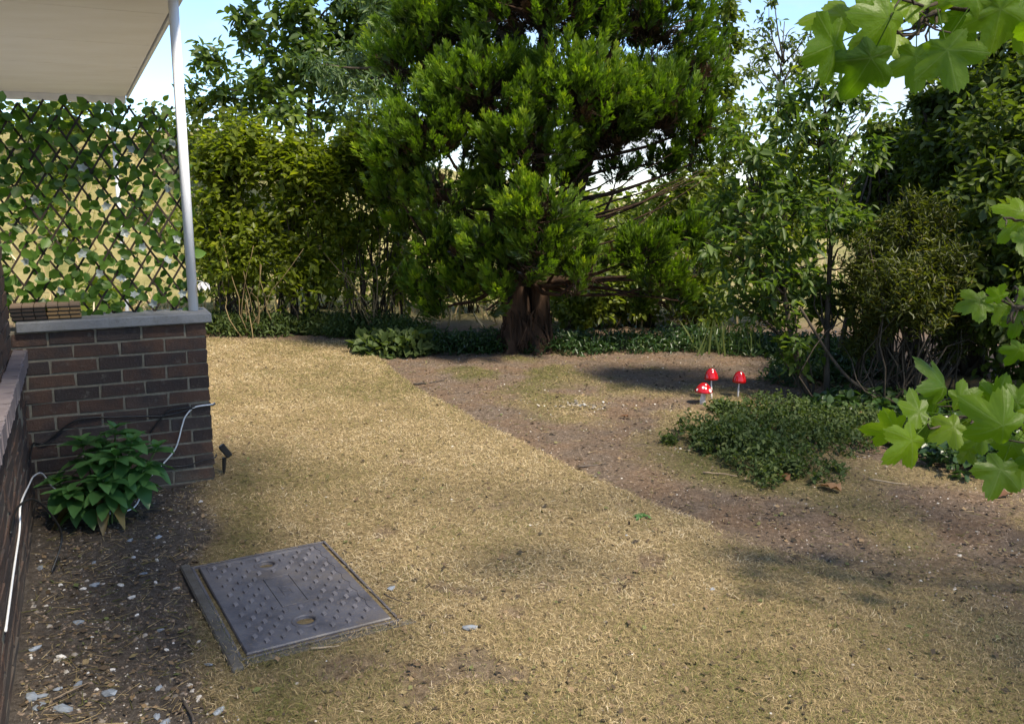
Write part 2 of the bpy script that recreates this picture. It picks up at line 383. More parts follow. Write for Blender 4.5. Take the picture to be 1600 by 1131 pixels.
# ------------------------------------------------------------------ leaf templates
LEAF = tmpl([(0, 0, 0), (.26, .28, .09), (.24, .62, .07), (0, 1, -.12), (-.24, .62, .07), (-.26, .28, .09)], [(0, 1, 2, 3), (0, 3, 4, 5)])
LANCE = tmpl([(0, 0, 0), (.15, .3, .05), (.13, .62, .02), (0, 1, -.16), (-.13, .62, .02), (-.15, .3, .05)], [(0, 1, 2, 3), (0, 3, 4, 5)])
ROUND = tmpl([(0, 0, 0), (.36, .22, .08), (.34, .66, .06), (0, 1, -.08), (-.34, .66, .06), (-.36, .22, .08)], [(0, 1, 2, 3), (0, 3, 4, 5)])
DIAM = tmpl([(0, 0, 0), (.3, .5, .05), (0, 1, 0), (-.3, .5, .05)], [(0, 1, 2, 3)])
def spray_t(seed):
    r = np.random.default_rng(seed); V = []; F = []
    def finger(p, a, l, w, z):
        dx, dy = math.sin(a), math.cos(a); b = len(V)
        V.extend([(p[0], p[1], p[2]), (p[0]+dx*l*.5+dy*w, p[1]+dy*l*.5-dx*w, p[2]+z*.6), (p[0]+dx*l, p[1]+dy*l, p[2]+z), (p[0]+dx*l*.5-dy*w, p[1]+dy*l*.5+dx*w, p[2]+z*.6)])
        F.append((b, b+1, b+2, b+3))
    finger((0, 0, 0), r.normal(0, .08), .62, .055, .03)
    finger((0, .42, .03), r.normal(0, .1), .6, .085, r.normal(0, .08))
    for y0, l in ((.18, .5), (.36, .46), (.54, .36)):
        for s in (-1, 1):
            finger((0, y0+r.normal(0, .03), .02), s*(.46+r.normal(0, .10)), l*(1+r.normal(0, .12)), .058, r.normal(.04, .09))
    return tmpl(V, F)
SPRAYS = [spray_t(k) for k in range(4)]

def cloud(lobes, ntw, twl, nleaf, ll, rng, t=LEAF, shell=.55, up=.35, out=.8, jit=.5, droop=0.0, wid=1.0, twr=.004, hang=.25):
    """leafy twigs spread through the lobes (x, y, z, rx, ry, rz[, weight])"""
    lb = np.array([l[:6] for l in lobes], float)
    w = np.array([l[6] if len(l) > 6 else (l[3]*l[4]*l[5])**(2/3) for l in lobes], float)
    k = rng.choice(len(lb), ntw, p=w/w.sum()); c = lb[k, :3]; r = lb[k, 3:6]
    u = norm(rng.normal(size=(ntw, 3))); rad = shell+(1-shell)*rng.random(ntw)**.7
    p = c+u*r*rad[:, None]
    d = norm(u*out+np.array([0, 0, up])+rng.normal(size=(ntw, 3))*jit); d[:, 2] -= droop; d = norm(d)
    L = twl*(.6+.8*rng.random(ntw)); p0 = p-d*L[:, None]*.4
    ft = rng.random(ntw)
    chunks = [twigs(p0, p0+d*L[:, None], twr)] if twr else []
    j = np.arange(nleaf); tt = (j+.6)/nleaf
    P = p0[:, None, :]+d[:, None, :]*(L[:, None]*tt[None, :])[:, :, None]
    side = norm(np.cross(d, rng.normal(size=(ntw, 3))))
    side2 = np.cross(d, side); ang = j*2.4
    sd = side[:, None, :]*np.cos(ang)[None, :, None]+side2[:, None, :]*np.sin(ang)[None, :, None]
    D = norm(d[:, None, :]*.55+sd*.8+rng.normal(size=(ntw, nleaf, 3))*.25+np.array([0, 0, -hang]))
    Nn = norm(np.array([0, 0, 1.0])+d[:, None, :]*.4+rng.normal(size=(ntw, nleaf, 3))*.55)
    P = P.reshape(-1, 3); D = D.reshape(-1, 3); Nn = Nn.reshape(-1, 3)
    s = ll*(.65+.7*rng.random(len(P)))
    ti = np.clip(np.repeat(ft, nleaf)*.5+rng.random(len(P))*.5, 0, 1)
    chunks.append(inst(t, P, D, Nn, s, ti, wid*(.8+.4*rng.random(len(P)))))
    return chunks

def sh(lst, dx=0, dy=0, dz=0): return [(l[0]+dx, l[1]+dy, l[2]+dz)+tuple(l[3:]) for l in lst]

# ------------------------------------------------------------------ ground
EDGE = np.array([(-1.95, 10.3), (-1.34, 8.8), (-.89, 7.54), (-.18, 6.11), (.38, 5.06), (.72, 4.50), (1.27, 3.84), (1.75, 3.30), (2.6, 2.4), (4.0, 1.2)])
SOIL = np.array([(2.0, -.72), (2.45, -.86), (2.85, -1.02), (3.25, -1.22), (3.62, -1.38), (4.05, -1.44), (4.5, -1.56), (4.9, -1.72), (5.2, -1.80)])
def edge_sd(x, y):
    """metres to the right of the worn lawn edge"""
    ex = np.interp(-y, -EDGE[:, 1], EDGE[:, 0]); return (x-ex)*.84
def zones(x, y):
    n = vnoise(x, y, 3, 4, 2.2); n2 = vnoise(x, y, 9, 3, .8); n3 = vnoise(x, y, 21, 3, 5.0)
    e = edge_sd(x, y)+n*.035+n3*.015
    right = np.clip(e/.03+.5, 0, 1)
    fade = np.clip((3.9-y)/.9, 0, 1)                       # the edge dies out towards the near right corner
    patch = np.clip((n*1.2+n2*.9+np.clip(e-.35, 0, .8)*.5-np.clip(y-6.9, 0, 2)*.62)*1.6+.30, 0, 1)*np.clip((e-.38+n*.2)/.3, 0, 1)
    rightd = np.maximum(patch*.75, fade*np.clip(.80+n*.5-np.clip(x-2.2, 0, 1)*.6, .1, 1))
    d = (1-right)*1.0+right*rightd
    sx = np.interp(y, SOIL[:, 0], SOIL[:, 1]); s = np.clip((sx-x+n*.16+.02)/.14, 0, 1)*np.where(y < 5.0, 1, 0)
    d = d*(1-s*.96)
    d = d*np.clip((9.95-y+n*.2+np.clip(-x-1.9, -1, 3)*.05)/.3, 0, 1)
    n5 = vnoise(x, y, 51, 3, 11.0); d = d*np.clip(1.2+n3*.5+n5*.7+n*.3, .12, 1)*np.where(vnoise(x, y, 77, 2, 3.2) > .62, .25, 1)
    moss = np.clip(right*(.35+n2*.9)+np.clip((3.4-y)*.16, 0, .3)+n2*.42, 0, 1)*(1-s)
    moss = np.maximum(moss, np.clip(1-np.abs(x-sx-.16)/.2, 0, 1)*.6*np.where(y < 5, 1, 0)*(n > -.2))
    return d, moss, s
def height(x, y):
    near = np.clip((12-np.hypot(x, y-5))/3, 0, 1)
    h = vnoise(x, y, 1, 3, .45)*.035*near
    d, m, s = zones(x, y)
    h += near*(vnoise(x, y, 5, 4, 5)*.012*(1-d)+d*.012)
    h += -.010*near*np.clip(1-np.abs(edge_sd(x, y)-.08)/.12, 0, 1)
    # dry grassy bank beyond the garden on the left
    bank = np.clip((y-12.5)/8, 0, 1); bank = bank*bank*(3-2*bank)
    h += bank*3.1*np.clip((-5.2-x+(y-14)*.12)/2.2, 0, 1)
    return h
def axis(lo, hi, a, b, step, grow=1.16):
    v = list(np.arange(a, b+1e-6, step)); s = step
    while v[-1] < hi: s *= grow; v.append(v[-1]+s)
    s = step
    while v[0] > lo: s *= grow; v.insert(0, v[0]-s)
    return np.array(v)
gx = axis(-500, 500, -3.4, 3.8, .034); gy = axis(-300, 900, 2.0, 9.6, .034)
GX, GY = np.meshgrid(gx, gy, indexing='ij')
gd, gm, gs = zones(GX, GY); gh = height(GX, GY)
hx, hy = len(gx), len(gy)
i, j = np.meshgrid(np.arange(hx-1), np.arange(hy-1), indexing='ij')
F = np.stack([i*hy+j, (i+1)*hy+j, (i+1)*hy+j+1, i*hy+j+1], -1).reshape(-1, 4)
gme = mesh_from('ground', [(np.stack([GX, GY, gh], -1).reshape(-1, 3), F.ravel(), np.full(len(F), 4), np.zeros(GX.size))], M['ground'], True)
for nm, arr in (('lawn', np.clip(gd*1.2, 0, 1)), ('moss', gm*.75*np.clip(gd*1.6, 0, 1)), ('yard', gs), ('far', np.clip((GY-10.8)/1.5+np.clip(-GX-6, 0, 1)*0, 0, 1))):
    a = gme.attributes.new(nm, 'FLOAT', 'POINT'); a.data.foreach_set('value', arr.ravel().astype(np.float32))
ground = link('ground', gme); tag(ground, kind='structure')
def hz(x, y): return float(height(np.array([x], float), np.array([y], float))[0])

# ------------------------------------------------------------------ walls by the house
TH = R_(26)
LX, LY = -2.564, 4.464            # corner where the low wall meets the short parapet wall
Av = np.array((-math.sin(TH), math.cos(TH))); Bv = np.array((math.cos(TH), math.sin(TH)))
def wp(a, b, z=0.0): p = np.array((LX, LY))+Av*a+Bv*b; return (p[0], p[1], z)

brick_meshes = {}
def brick_mesh(l, d, h, mat='brick', k=0):
    key = (round(l, 3), round(d, 3), round(h, 3), mat, k)
    if key not in brick_meshes:
        rng = np.random.default_rng(hash(key) % 1000)
        bm = bmesh.new(); box(bm, (0, 0, 0), (l, d, h), None, .0035)
        for v in bm.verts: v.co += Vector(rng.normal(0, .0019, 3))
        brick_meshes[key] = bm_mesh('brick', bm, M[mat])
    return brick_meshes[key]
brng = np.random.default_rng(5)
def lay(parent, l, d, h, x, y, z, mat='brick'):
    return link('brick', brick_mesh(l, d, h, mat, int(brng.integers(3))), parent, (x+brng.normal(0, .0006), y+brng.normal(0, .0014), z+brng.normal(0, .0008)), (0, brng.normal(0, .004), brng.normal(0, .004)))

# short parapet wall; local x along its face (0 at the corner), local y away from the viewer
pier = empty('parapet_wall', (LX, LY, 0), TH)
tag(pier, 'short dark brown brick wall with grey concrete coping beside the lawn', 'wall')
link('mortar_core', box_mesh('mortar_core', (1.444, .201, 1.02), M['mortar'], 0, (.95-.722-.006, .1075, .41)), pier)
for c_ in range(-1, 12):
    z = c_*.0755+.046; x = .95; first = c_ % 2 == 1
    while x > .03:
        l = .1025 if first else .215
        x0 = max(x-l, .002); l2 = x-x0
        if l2 > .03: lay(pier, round(l2, 3), .213, .0655, x0+l2/2, .1075, z)
        x = x0-.0105; first = False
cop = bmesh.new(); box(cop, (.505, .113, .9445), (.955, .285, .053), None, .005)
for v in cop.verts: v.co.z += vnoise(np.array([v.co.x*9]), np.array([v.co.y*9]), 2)[0]*.002
link('coping', bm_mesh('coping', cop, M['concrete']), pier)

# low wall with rowlock top running towards the viewer; local x along -A, local y = into the wall (-B)
low = empty('low_wall', wp(0, .035, 0), TH-math.pi/2)
tag(low, 'low dark brick wall with bricks set on edge along its top, at left edge', 'wall')
link('mortar_core', box_mesh('mortar_core', (3.1, .028, .96), M['mortar'], 0, (1.552, -.0185, .26)), low)
link('mortar_bed', box_mesh('mortar_bed', (3.1, .057, .077), M['mortar'], 0, (1.552, -.0020, .7825)), low)
for c_ in range(-1, 9):
    z = c_*.0755+.085; x = .003; l = .1025 if c_ % 2 else .215
    while x < 3.05:
        lay(low, l, .030, .0655, x+l/2, -.0162, z); x += l+.0105; l = .215
x = .004
while x < 3.05:
    lay(low, .064, .064, .085, x+.032, -.001, .785, 'rowlock'); x += .0745

house = empty('house_wall', wp(-.004, 0, 0), TH-math.pi/2)
tag(house, 'brick house wall at far left edge rising above the low wall', 'wall')
link('mortar_core', box_mesh('mortar_core', (2.2, .24, 2.98), M['mortar'], 0, (1.103, -.127, 1.15)), house)
hb = []
for c_ in range(0, 35):
    z = c_*.0755+.046; x = .003; l = .1025 if c_ % 2 else .215
    while x < 2.1:
        if x < 1.0 and .75 < z < 2.2: lay(house, l, .100, .0655, x+l/2, -.0505, z)
        else: hb.append((x+l/2, z, l))
        x += l+.0105; l = .215
bm = bmesh.new()
for x, z, l in hb: box(bm, (x, -.0505, z), (l, .1, .0655), None, 0)
tag(link('brickwork', bm_mesh('brickwork', bm, M['brick']), house), kind='stuff')

# ------------------------------------------------------------------ porch roof and posts
porch = empty('porch_roof', wp(0, .95, 0), TH)
tag(porch, 'flat porch roof with cream boarded soffit at top left', 'roof')
SZ = 2.655
for k in range(5):
    y0 = -.55+k*1.22
    link('soffit_board', box_mesh('soffit_board', (3.4, 1.212, .018), M['soffit'], .003, (-1.72, y0+.61, SZ+.009)), porch)
link('roof_deck', box_mesh('roof_deck', (3.42, 6.14, .14), M['white'], 0, (-1.72, 2.50, SZ+.092)), porch)
link('fascia', box_mesh('fascia', (.022, 6.2, .19), M['white'], .003, (.003, 2.5, SZ+.085)), porch)
link('fascia', box_mesh('fascia', (3.44, .022, .19), M['white'], .003, (-1.72, -.575, SZ+.085)), porch)
bm = bmesh.new(); box(bm, (-1.72, 5.5, SZ-.035), (3.4, .09, .07), None, .004)
link('far_beam', bm_mesh('far_beam', bm, M['white']), porch)

bm = bmesh.new(); box(bm, (-1.55, 2.9, .05), (3.0, 5.1, .10), None, .005)
bounce_slab = link('bounce_slab', bm_mesh('bounce_slab', bm, M['bounce_slab'])); bounce_slab.location = porch.location; bounce_slab.rotation_euler = porch.rotation_euler; tag(bounce_slab, kind='structure')  # unseen floor slab, added to bounce light up onto the soffit
def post(z0, z1, x, y, label, r=1.0):
    o = empty('post', (x, y, z0)); tag(o, label, 'post', 'white round porch posts')
    link('pipe', lathe('pipe', [(0, 0), (.0265*r, 0), (.0265*r, z1-z0), (0, z1-z0)], M['white'], 20), o)
    link('collar', lathe('collar', [(.0268, 0), (.034, .003), (.033, .016), (.0268, .022)], M['white'], 20), o, (0, 0, z1-z0-.024))
    return o
px_, py_, _ = wp(.112, .905)
post(.972, SZ-.001, px_, py_, 'white round post standing on the wall coping')
fx, fy, _ = wp(5.45, .78)
post(hz(fx, fy), SZ-.071, fx, fy, 'white round post behind the leafy screen, under the far roof beam', .8)

# ------------------------------------------------------------------ leafy trellis screen
lat = empty('trellis_screen', wp(.175, 0, .972), TH)
tag(lat, 'expanding dark trellis with green artificial leaves and pale flowers on the wall', 'trellis')
X0, X1, HT = -.45, .905, 1.10
ang = math.atan2(1.0, .62)
sl = .105
lrng = np.random.default_rng(11)
def slat(xs, s, yo):
    """slat that starts at (xs, 0) going up in direction s"""
    dx, dz = s*math.cos(ang), math.sin(ang)
    t0, t1 = 0.0, HT/dz
    for lim in (X0, X1):
        if abs(dx) > 1e-6:
            tt = (lim-xs)/dx
            if (lim == X0) == (dx > 0): t0 = max(t0, tt)
            else: t1 = min(t1, tt)
    if t1-t0 < .12: return
    t1 += lrng.uniform(0, .03)
    mid = (t0+t1)/2; ln = t1-t0
    link('slat', box_mesh('slat', (ln, .005, .011), M['darkwood'], 0), lat, (xs+dx*mid, yo, dz*mid), (0, -math.atan2(dz, dx), 0))
k = -14
while k < 24:
    slat(X0+k*sl, 1, -.003); slat(X0+k*sl, -1, .0035); k += 1

def leaf_obj_mesh(name, prof, mat, fold=.18, droop=.25, n=7, wave=0.0, seed=0):
    """one leaf: outline half-widths prof(t), midrib fold and droop, length 1 along +Y"""
    r = np.random.default_rng(seed); bm = bmesh.new(); rows = []
    for q in range(n+1):
        t_ = q/n; w = prof(t_); z = -droop*t_*t_
        c_ = bm.verts.new((0, t_, z))
        if w < 1e-4: rows.append((c_,)); continue
        wz = wave*r.normal()
        rows.append((bm.verts.new((-w, t_-.02, z+fold*w+wz)), c_, bm.verts.new((w, t_-.02, z+fold*w-wz))))
    for a, b in zip(rows, rows[1:]):
        if len(a) == 1 and len(b) == 3: bm.faces.new((a[0], b[1], b[0])); bm.faces.new((a[0], b[2], b[1]))
        elif len(a) == 3 and len(b) == 1: bm.faces.new((a[0], a[1], b[0])); bm.faces.new((a[1], a[2], b[0]))
        elif len(a) == 3 and len(b) == 3:
            bm.faces.new((a[0], a[1], b[1], b[0])); bm.faces.new((a[1], a[2], b[2], b[1]))
    return bm_mesh(name, bm, mat, True)
ov = lambda wmax, pk: (lambda t_: 0.0 if t_ <= 0 or t_ >= 1 else wmax*(math.sin(math.pi*t_**pk))**.8)
def place_leaf(me, parent, p, d, n, s, name='leaf'):
    d = Vector(d).normalized(); x = d.cross(Vector(n)).normalized(); z = x.cross(d)
    m = Matrix(((x.x, d.x, z.x, p[0]), (x.y, d.y, z.y, p[1]), (x.z, d.z, z.z, p[2]), (0, 0, 0, 1)))
    o = bpy.data.objects.new(name, me); COL.objects.link(o); o.parent = parent
    sx = s if isinstance(s, tuple) else (s, s, s)
    o.matrix_basis = m @ Matrix.Diagonal((*sx, 1)); return o

faux = [leaf_obj_mesh('leaf', ov(.34, .75), M['faux'], .25, dr, 6, .02, k) for k, dr in enumerate((.1, .28, .45))]
pos = []
for q in range(900):
    for _ in range(30):
        p = np.array((lrng.uniform(X0, X1+.02), lrng.uniform(.0, HT+.02)))
        if all(np.hypot(*(p-o)) > .021 for o in pos): break
    pos.append(p)
vis = sorted(range(len(pos)), key=lambda q: -pos[q][0])
rest = []
for rank, q in enumerate(vis):
    x, z = pos[q]; y = lrng.uniform(-.05, .03)
    aa = lrng.uniform(0, 2*math.pi); d = np.array((math.cos(aa), lrng.normal(0, .3), math.sin(aa)*.8-.15))
    n = np.array((lrng.normal(0, .45), -1, lrng.normal(.35, .4))); s = lrng.uniform(.042, .078)
    if rank < 300: place_leaf(faux[q % 3], lat, (x, y, z), d, n, (s*lrng.uniform(.75, 1.15), s, s))
    else: rest.append(inst(ROUND, np.array([[x, y, z]]), d[None], n[None], s, [lrng.random()]))
lm2 = leaf_mat('screen_leaf_mass', (.038, .092, .012), (.135, .235, .040), trans=.48, tcol=(1.6, 1.8, .6), rough=.4)
tag(link('leaves', mesh_from('leaves', rest, lm2), lat), kind='stuff')
petal = leaf_obj_mesh('petal', ov(.36, .8), M['petal'], .35, -.15, 4, .03, 4)
fl = [(.10, .30), (.17, .62), (.25, .14), (.36, .33), (.44, .22), (.50, .58), (.545, .20), (.60, .10), (.58, .44), (.66, .36), (.70, .05), (.74, .50), (.78, .28), (.82, .68), (.84, .40), (.855, .10), (.86, .92), (.40, .78), (.28, .45), (-.1, .4), (-.2, .7), (.65, .88)]
for x, z in fl:
    fo = empty('flower', (x, -.055, z)); fo.parent = lat; fo.rotation_euler = (lrng.normal(0, .4), lrng.uniform(0, 6), lrng.normal(0, .4))
    for k in range(5):
        a2 = k*2*math.pi/5+lrng.normal(0, .15)
        place_leaf(petal, fo, (0, 0, 0), (math.cos(a2), -.35, math.sin(a2)), (0, -1, .2), lrng.uniform(.024, .034), 'petal')

# white bell ornament tied to the post
orn = empty('hanging_ornament', wp(.09, .965, 1.10)); tag(orn, 'small white petal-shaped ornament tied to the post above the coping', 'ornament')
pm = leaf_obj_mesh('petal', ov(.34, .9), M['gloss_white'], .5, .1, 5, .02, 8)
for k in range(6):
    a2 = k*math.pi/3; place_leaf(pm, orn, (0, 0, .03), (math.cos(a2)*.7, math.sin(a2)*.7, -.75), (math.cos(a2), math.sin(a2), .6), .055, 'petal')
tl = mesh_from('tie', [tube([(0, 0, .03), (-.02, .003, .036), (-.038, .006, .036)], .0022, 6)], M['wcable']); link('tie', tl, orn)

# wooden deck tiles piled on the coping
deck_meshes = {}
def deck_tile(x, z, w, label, mats, tl):
    o = empty('deck_tile', wp(.0, x, z), TH+tl); tag(o, label, 'deck tile', 'wooden deck tiles piled on the coping')
    for r in range(4):
        yo = .012+r*.042
        xs = 0
        for pc in range(3):
            pw = w/3-.003
            key = (round(pw, 3), mats)
            if key not in deck_meshes: deck_meshes[key] = box_mesh('slat', (pw, .037, .013), M[mats], .002)
            link('slat', deck_meshes[key], o, (xs+pw/2, yo+.02, .0125))
            xs += w/3
    link('base', box_mesh('base', (w-.006, .16, .005), M['black'], 0, (w/2, .1, .003)), o)
drng = np.random.default_rng(3)
names = ['bottom', 'second from the bottom', 'third from the bottom', 'top']
for k in range(4):
    deck_tile(.006+drng.normal(0, .002), .972+k*.0205, .166, f'blackened wooden deck tile, {names[k]} of left pile on coping', 'deck_top' if k == 3 else 'deck_dark', drng.normal(0, .008))
    deck_tile(.176+drng.normal(0, .002), .972+k*.0205, .160, f'pale brown wooden deck tile, {names[k]} of right pile on coping', 'deck_top' if k == 3 else 'deck_pale', drng.normal(0, .008))

# ------------------------------------------------------------------ inspection cover in the lawn
MHZ = .002
mh = empty('manhole_cover', (-1.37, 3.63, MHZ), R_(30)); tag(mh, 'dark grey metal inspection cover with raised diamonds set in the ground', 'manhole cover')
# local x across (0..0.55), local y = -length (0..-0.86)
W_, L_ = .550, .860
link('concrete_surround', (lambda bm: (box(bm, (-.050, -.45, -.014), (.042, 1.00, .06), None, .006), box(bm, (W_/2+.03, -L_-.047, -.026), (W_+.10, .036, .06), None, .006), bm_mesh('concrete_surround', bm, M['dirty']))[-1])(bmesh.new()), mh)
bm = bmesh.new()
for c_, s_ in (((-.0225, -L_/2), (.010, L_+.055)), ((W_+.0225, -L_/2), (.010, L_+.055)), ((W_/2, .0225), (W_+.035, .010)), ((W_/2, -L_-.0225), (W_+.035, .010))):
    box(bm, (*c_, -.012), (*s_, .04), None, .001)
link('frame', bm_mesh('frame', bm, M['cover']), mh)
link('pit_floor', box_mesh('pit_floor', (W_+.034, L_+.034, .006), M['black'], 0, (W_/2, -L_/2, -.030)), mh)
# plate with two round sunken cups
CUPS = [(.262, -.125), (.255, -.720)]
bm = bmesh.new()
def ring(cx, cy, r, z, n=20): return [bm.verts.new((cx+r*math.cos(2*math.pi*k/n), cy+r*math.sin(2*math.pi*k/n), z)) for k in range(n)]
top = .012
outer = [bm.verts.new(p) for p in ((.004, -.004, top), (W_-.004, -.004, top), (W_-.004, -L_+.004, top), (.004, -L_+.004, top))]
ed = [bm.edges.new((outer[k], outer[(k+1) % 4])) for k in range(4)]
rims = []
for cx, cy in CUPS:
    rg = ring(cx, cy, .040, top); rims.append(rg); ed += [bm.edges.new((rg[k], rg[(k+1) % 20])) for k in range(20)]
bmesh.ops.triangle_fill(bm, use_beauty=True, edges=ed)
low_ = [bm.verts.new(p) for p in ((0, 0, top-.005), (W_, 0, top-.005), (W_, -L_, top-.005), (0, -L_, top-.005))]
bot_ = [bm.verts.new(p) for p in ((0, 0, -.016), (W_, 0, -.016), (W_, -L_, -.016), (0, -L_, -.016))]
for k in range(4):
    k2 = (k+1) % 4
    bm.faces.new((outer[k], outer[k2], low_[k2], low_[k])); bm.faces.new((low_[k], low_[k2], bot_[k2], bot_[k]))
for (cx, cy), rg in zip(CUPS, rims):
    r2 = ring(cx, cy, .034, top-.017)
    for k in range(20): bm.faces.new((rg[k], rg[(k+1) % 20], r2[(k+1) % 20], r2[k]))
    bm.faces.new(r2)
bmesh.ops.recalc_face_normals(bm, faces=bm.faces)
link('plate', bm_mesh('plate', bm, M['cover']), mh)
for cx, cy in CUPS:
    o = link('cup_rim', lathe('cup_rim', [(.037, -.002), (.0385, .004), (.050, .004), (.055, -.001)], M['cover'], 24), mh, (cx, cy, top))
    link('cup_dirt', lathe('cup_dirt', [(.0335, 0), (.02, .004), (0, .003)], M['cupdirt'], 16), o, (0, 0, -.0165))
bm = bmesh.new()
vb = [bm.verts.new(p) for p in ((0, -.022, -.002), (.013, 0, -.002), (0, .022, -.002), (-.013, 0, -.002))]
vt = [bm.verts.new(p) for p in ((0, -.017, .0075), (.0095, 0, .0075), (0, .017, .0075), (-.0095, 0, .0075))]
bm.faces.new(vt)
for k in range(4): bm.faces.new((vb[k], vb[(k+1) % 4], vt[(k+1) % 4], vt[k]))
bmesh.ops.recalc_face_normals(bm, faces=bm.faces)
M['worn'] = stone('worn_metal', (.095, .088, .095), (.175, .16, .165), .5)
dm = bm_mesh('diamond', bm, M['worn'])
row = 0; y = -.055
while y > -L_+.04:
    x = .055+(.031 if row % 2 else 0)
    while x < W_-.05:
        ok = all(math.hypot(x-cx, y-cy) > .072 for cx, cy in CUPS) and not (.185 < x < .345 and -.60 < y < -.245)
        if ok: link('diamond', dm, mh, (x, y, top), (0, 0, R_(-22)))
        x += .062
    y -= .050; row += 1
bm = bmesh.new()
bx0, bx1, by0, by1 = .212, .318, -.275, -.565
for c_, s_ in (((bx0, (by0+by1)/2), (.004, by0-by1)), ((bx1, (by0+by1)/2), (.004, by0-by1)), (((bx0+bx1)/2, by0), (bx1-bx0+.004, .0042)), (((bx0+bx1)/2, by1), (bx1-bx0+.004, .0042))):
    box(bm, (*c_, top+.001), (*s_, .005), None, .0008)
link('badge_frame', bm_mesh('badge_frame', bm, M['cover']), mh)
bm = bmesh.new()
for c_, s_ in (((.250, -.42), (.007, .09)), ((.266, -.382), (.03, .007)), ((.262, -.42), (.022, .007)), ((.285, -.44), (.007, .05)), ((.276, -.465), (.024, .006))):
    box(bm, (*c_, top+.0005), (*s_, .003), None, .0008)
link('badge_mark', bm_mesh('badge_mark', bm, M['cover']), mh)
pts = []
for y in np.linspace(-.03, -L_+.10, 60):
    ph = (y*10.5) % 1; pts.append((W_-.030-.012*abs(math.sin(ph*math.pi)), y, top))
ch = [tube(pts, .0028, 6)]
pts = [(x, -.028-.004*(1 if math.sin(x*46) > .75 else 0), top) for x in np.linspace(.03, W_-.03, 40)]
ch.append(tube(pts, .0026, 6)); ch.append(tube([(.028, y, top) for y in np.linspace(-.028, -.10, 6)], .0022, 6))
link('border_ridge', mesh_from('border_ridge', ch, M['cover']), mh)

# ------------------------------------------------------------------ cables and spike lamp
def curve_pts(p, n=10):
    p = np.array(p, float); out = []
    for k in range(len(p)-1):
        p0, p1, p2, p3 = p[max(k-1, 0)], p[k], p[k+1], p[min(k+2, len(p)-1)]
        for t_ in np.linspace(0, 1, n, endpoint=False):
            out.append(.5*((2*p1)+(-p0+p2)*t_+(2*p0-5*p1+4*p2-p3)*t_*t_+(-p0+3*p1-3*p2+p3)*t_**3))
    out.append(p[-1]); return np.array(out)
def cable(label, paths, r, mat, group=None):
    o = link('cable', mesh_from('cable', [tube(curve_pts(p), r, 7) for p in paths], M[mat], True)); tag(o, label, 'cable', group); return o
pf = lambda b, z, a=-.012: wp(a, b, z)
cable('black cable slung along the face of the short brick wall', [[pf(.045, .315, -.25), pf(.05, .33), pf(.085, .325), pf(.125, .337), pf(.267, .433), pf(.469, .429), pf(.695, .411), pf(.80, .425), pf(.865, .437), pf(.962, .445), pf(.975, .446, .03)],
      [pf(.62, .32), pf(.66, .37), pf(.70, .412), pf(.74, .438), pf(.865, .444)]], .0048, 'black')
cable('thin black cable low on the short brick wall behind the plant', [[pf(.60, .13), pf(.675, .119), pf(.793, .11), pf(.88, .125), pf(.954, .138), pf(.968, .14, .04)]], .004, 'black')
gp = lambda x, y, z=.012: (x, y, hz(x, y)+z)
cable('white cable looping down the brick wall and round the plant to the low wall', [[pf(.972, .446, .02), pf(.955, .448), pf(.865, .442), pf(.815, .40), pf(.791, .345), pf(.749, .221), pf(.677, .137), pf(.58, .05, -.03), gp(-1.98, 4.40), gp(-2.11, 4.30), gp(-2.20, 4.27), wp(-.10, .165, .055), wp(-.1, .12, .12), wp(-.14, .085, .20), wp(-.26, .055, .225), wp(-.45, .043, .24), wp(-1.04, .043, .33), wp(-1.23, .043, .28), wp(-1.62, .043, .27), wp(-2.1, .043, .25)]], .0042, 'wcable')
cable('black cable drooping from the low wall onto the bare soil', [[wp(-1.6, .043, .40), wp(-1.30, .045, .391), wp(-1.12, .09, .37), wp(-1.0, .14, .27), wp(-.95, .18, .13), gp(-2.0, 3.60, .006)]], .0048, 'black')
sp = empty('spike_lamp', (-1.685, 4.955, hz(-1.685, 4.955))); sp.rotation_euler = (0, R_(5), R_(25)); tag(sp, 'small black garden spike lamp by the corner of the brick wall', 'lamp')
link('spike', lathe('spike', [(0, -.03), (.010, .05), (.013, .11), (0, .112)], M['black'], 6, False), sp)
hd = bmesh.new(); box(hd, (0, 0, 0), (.038, .036, .085), None, .006)
link('lamp_head', bm_mesh('lamp_head', hd, M['black']), sp, (.004, 0, .150), (0, R_(-38), 0))

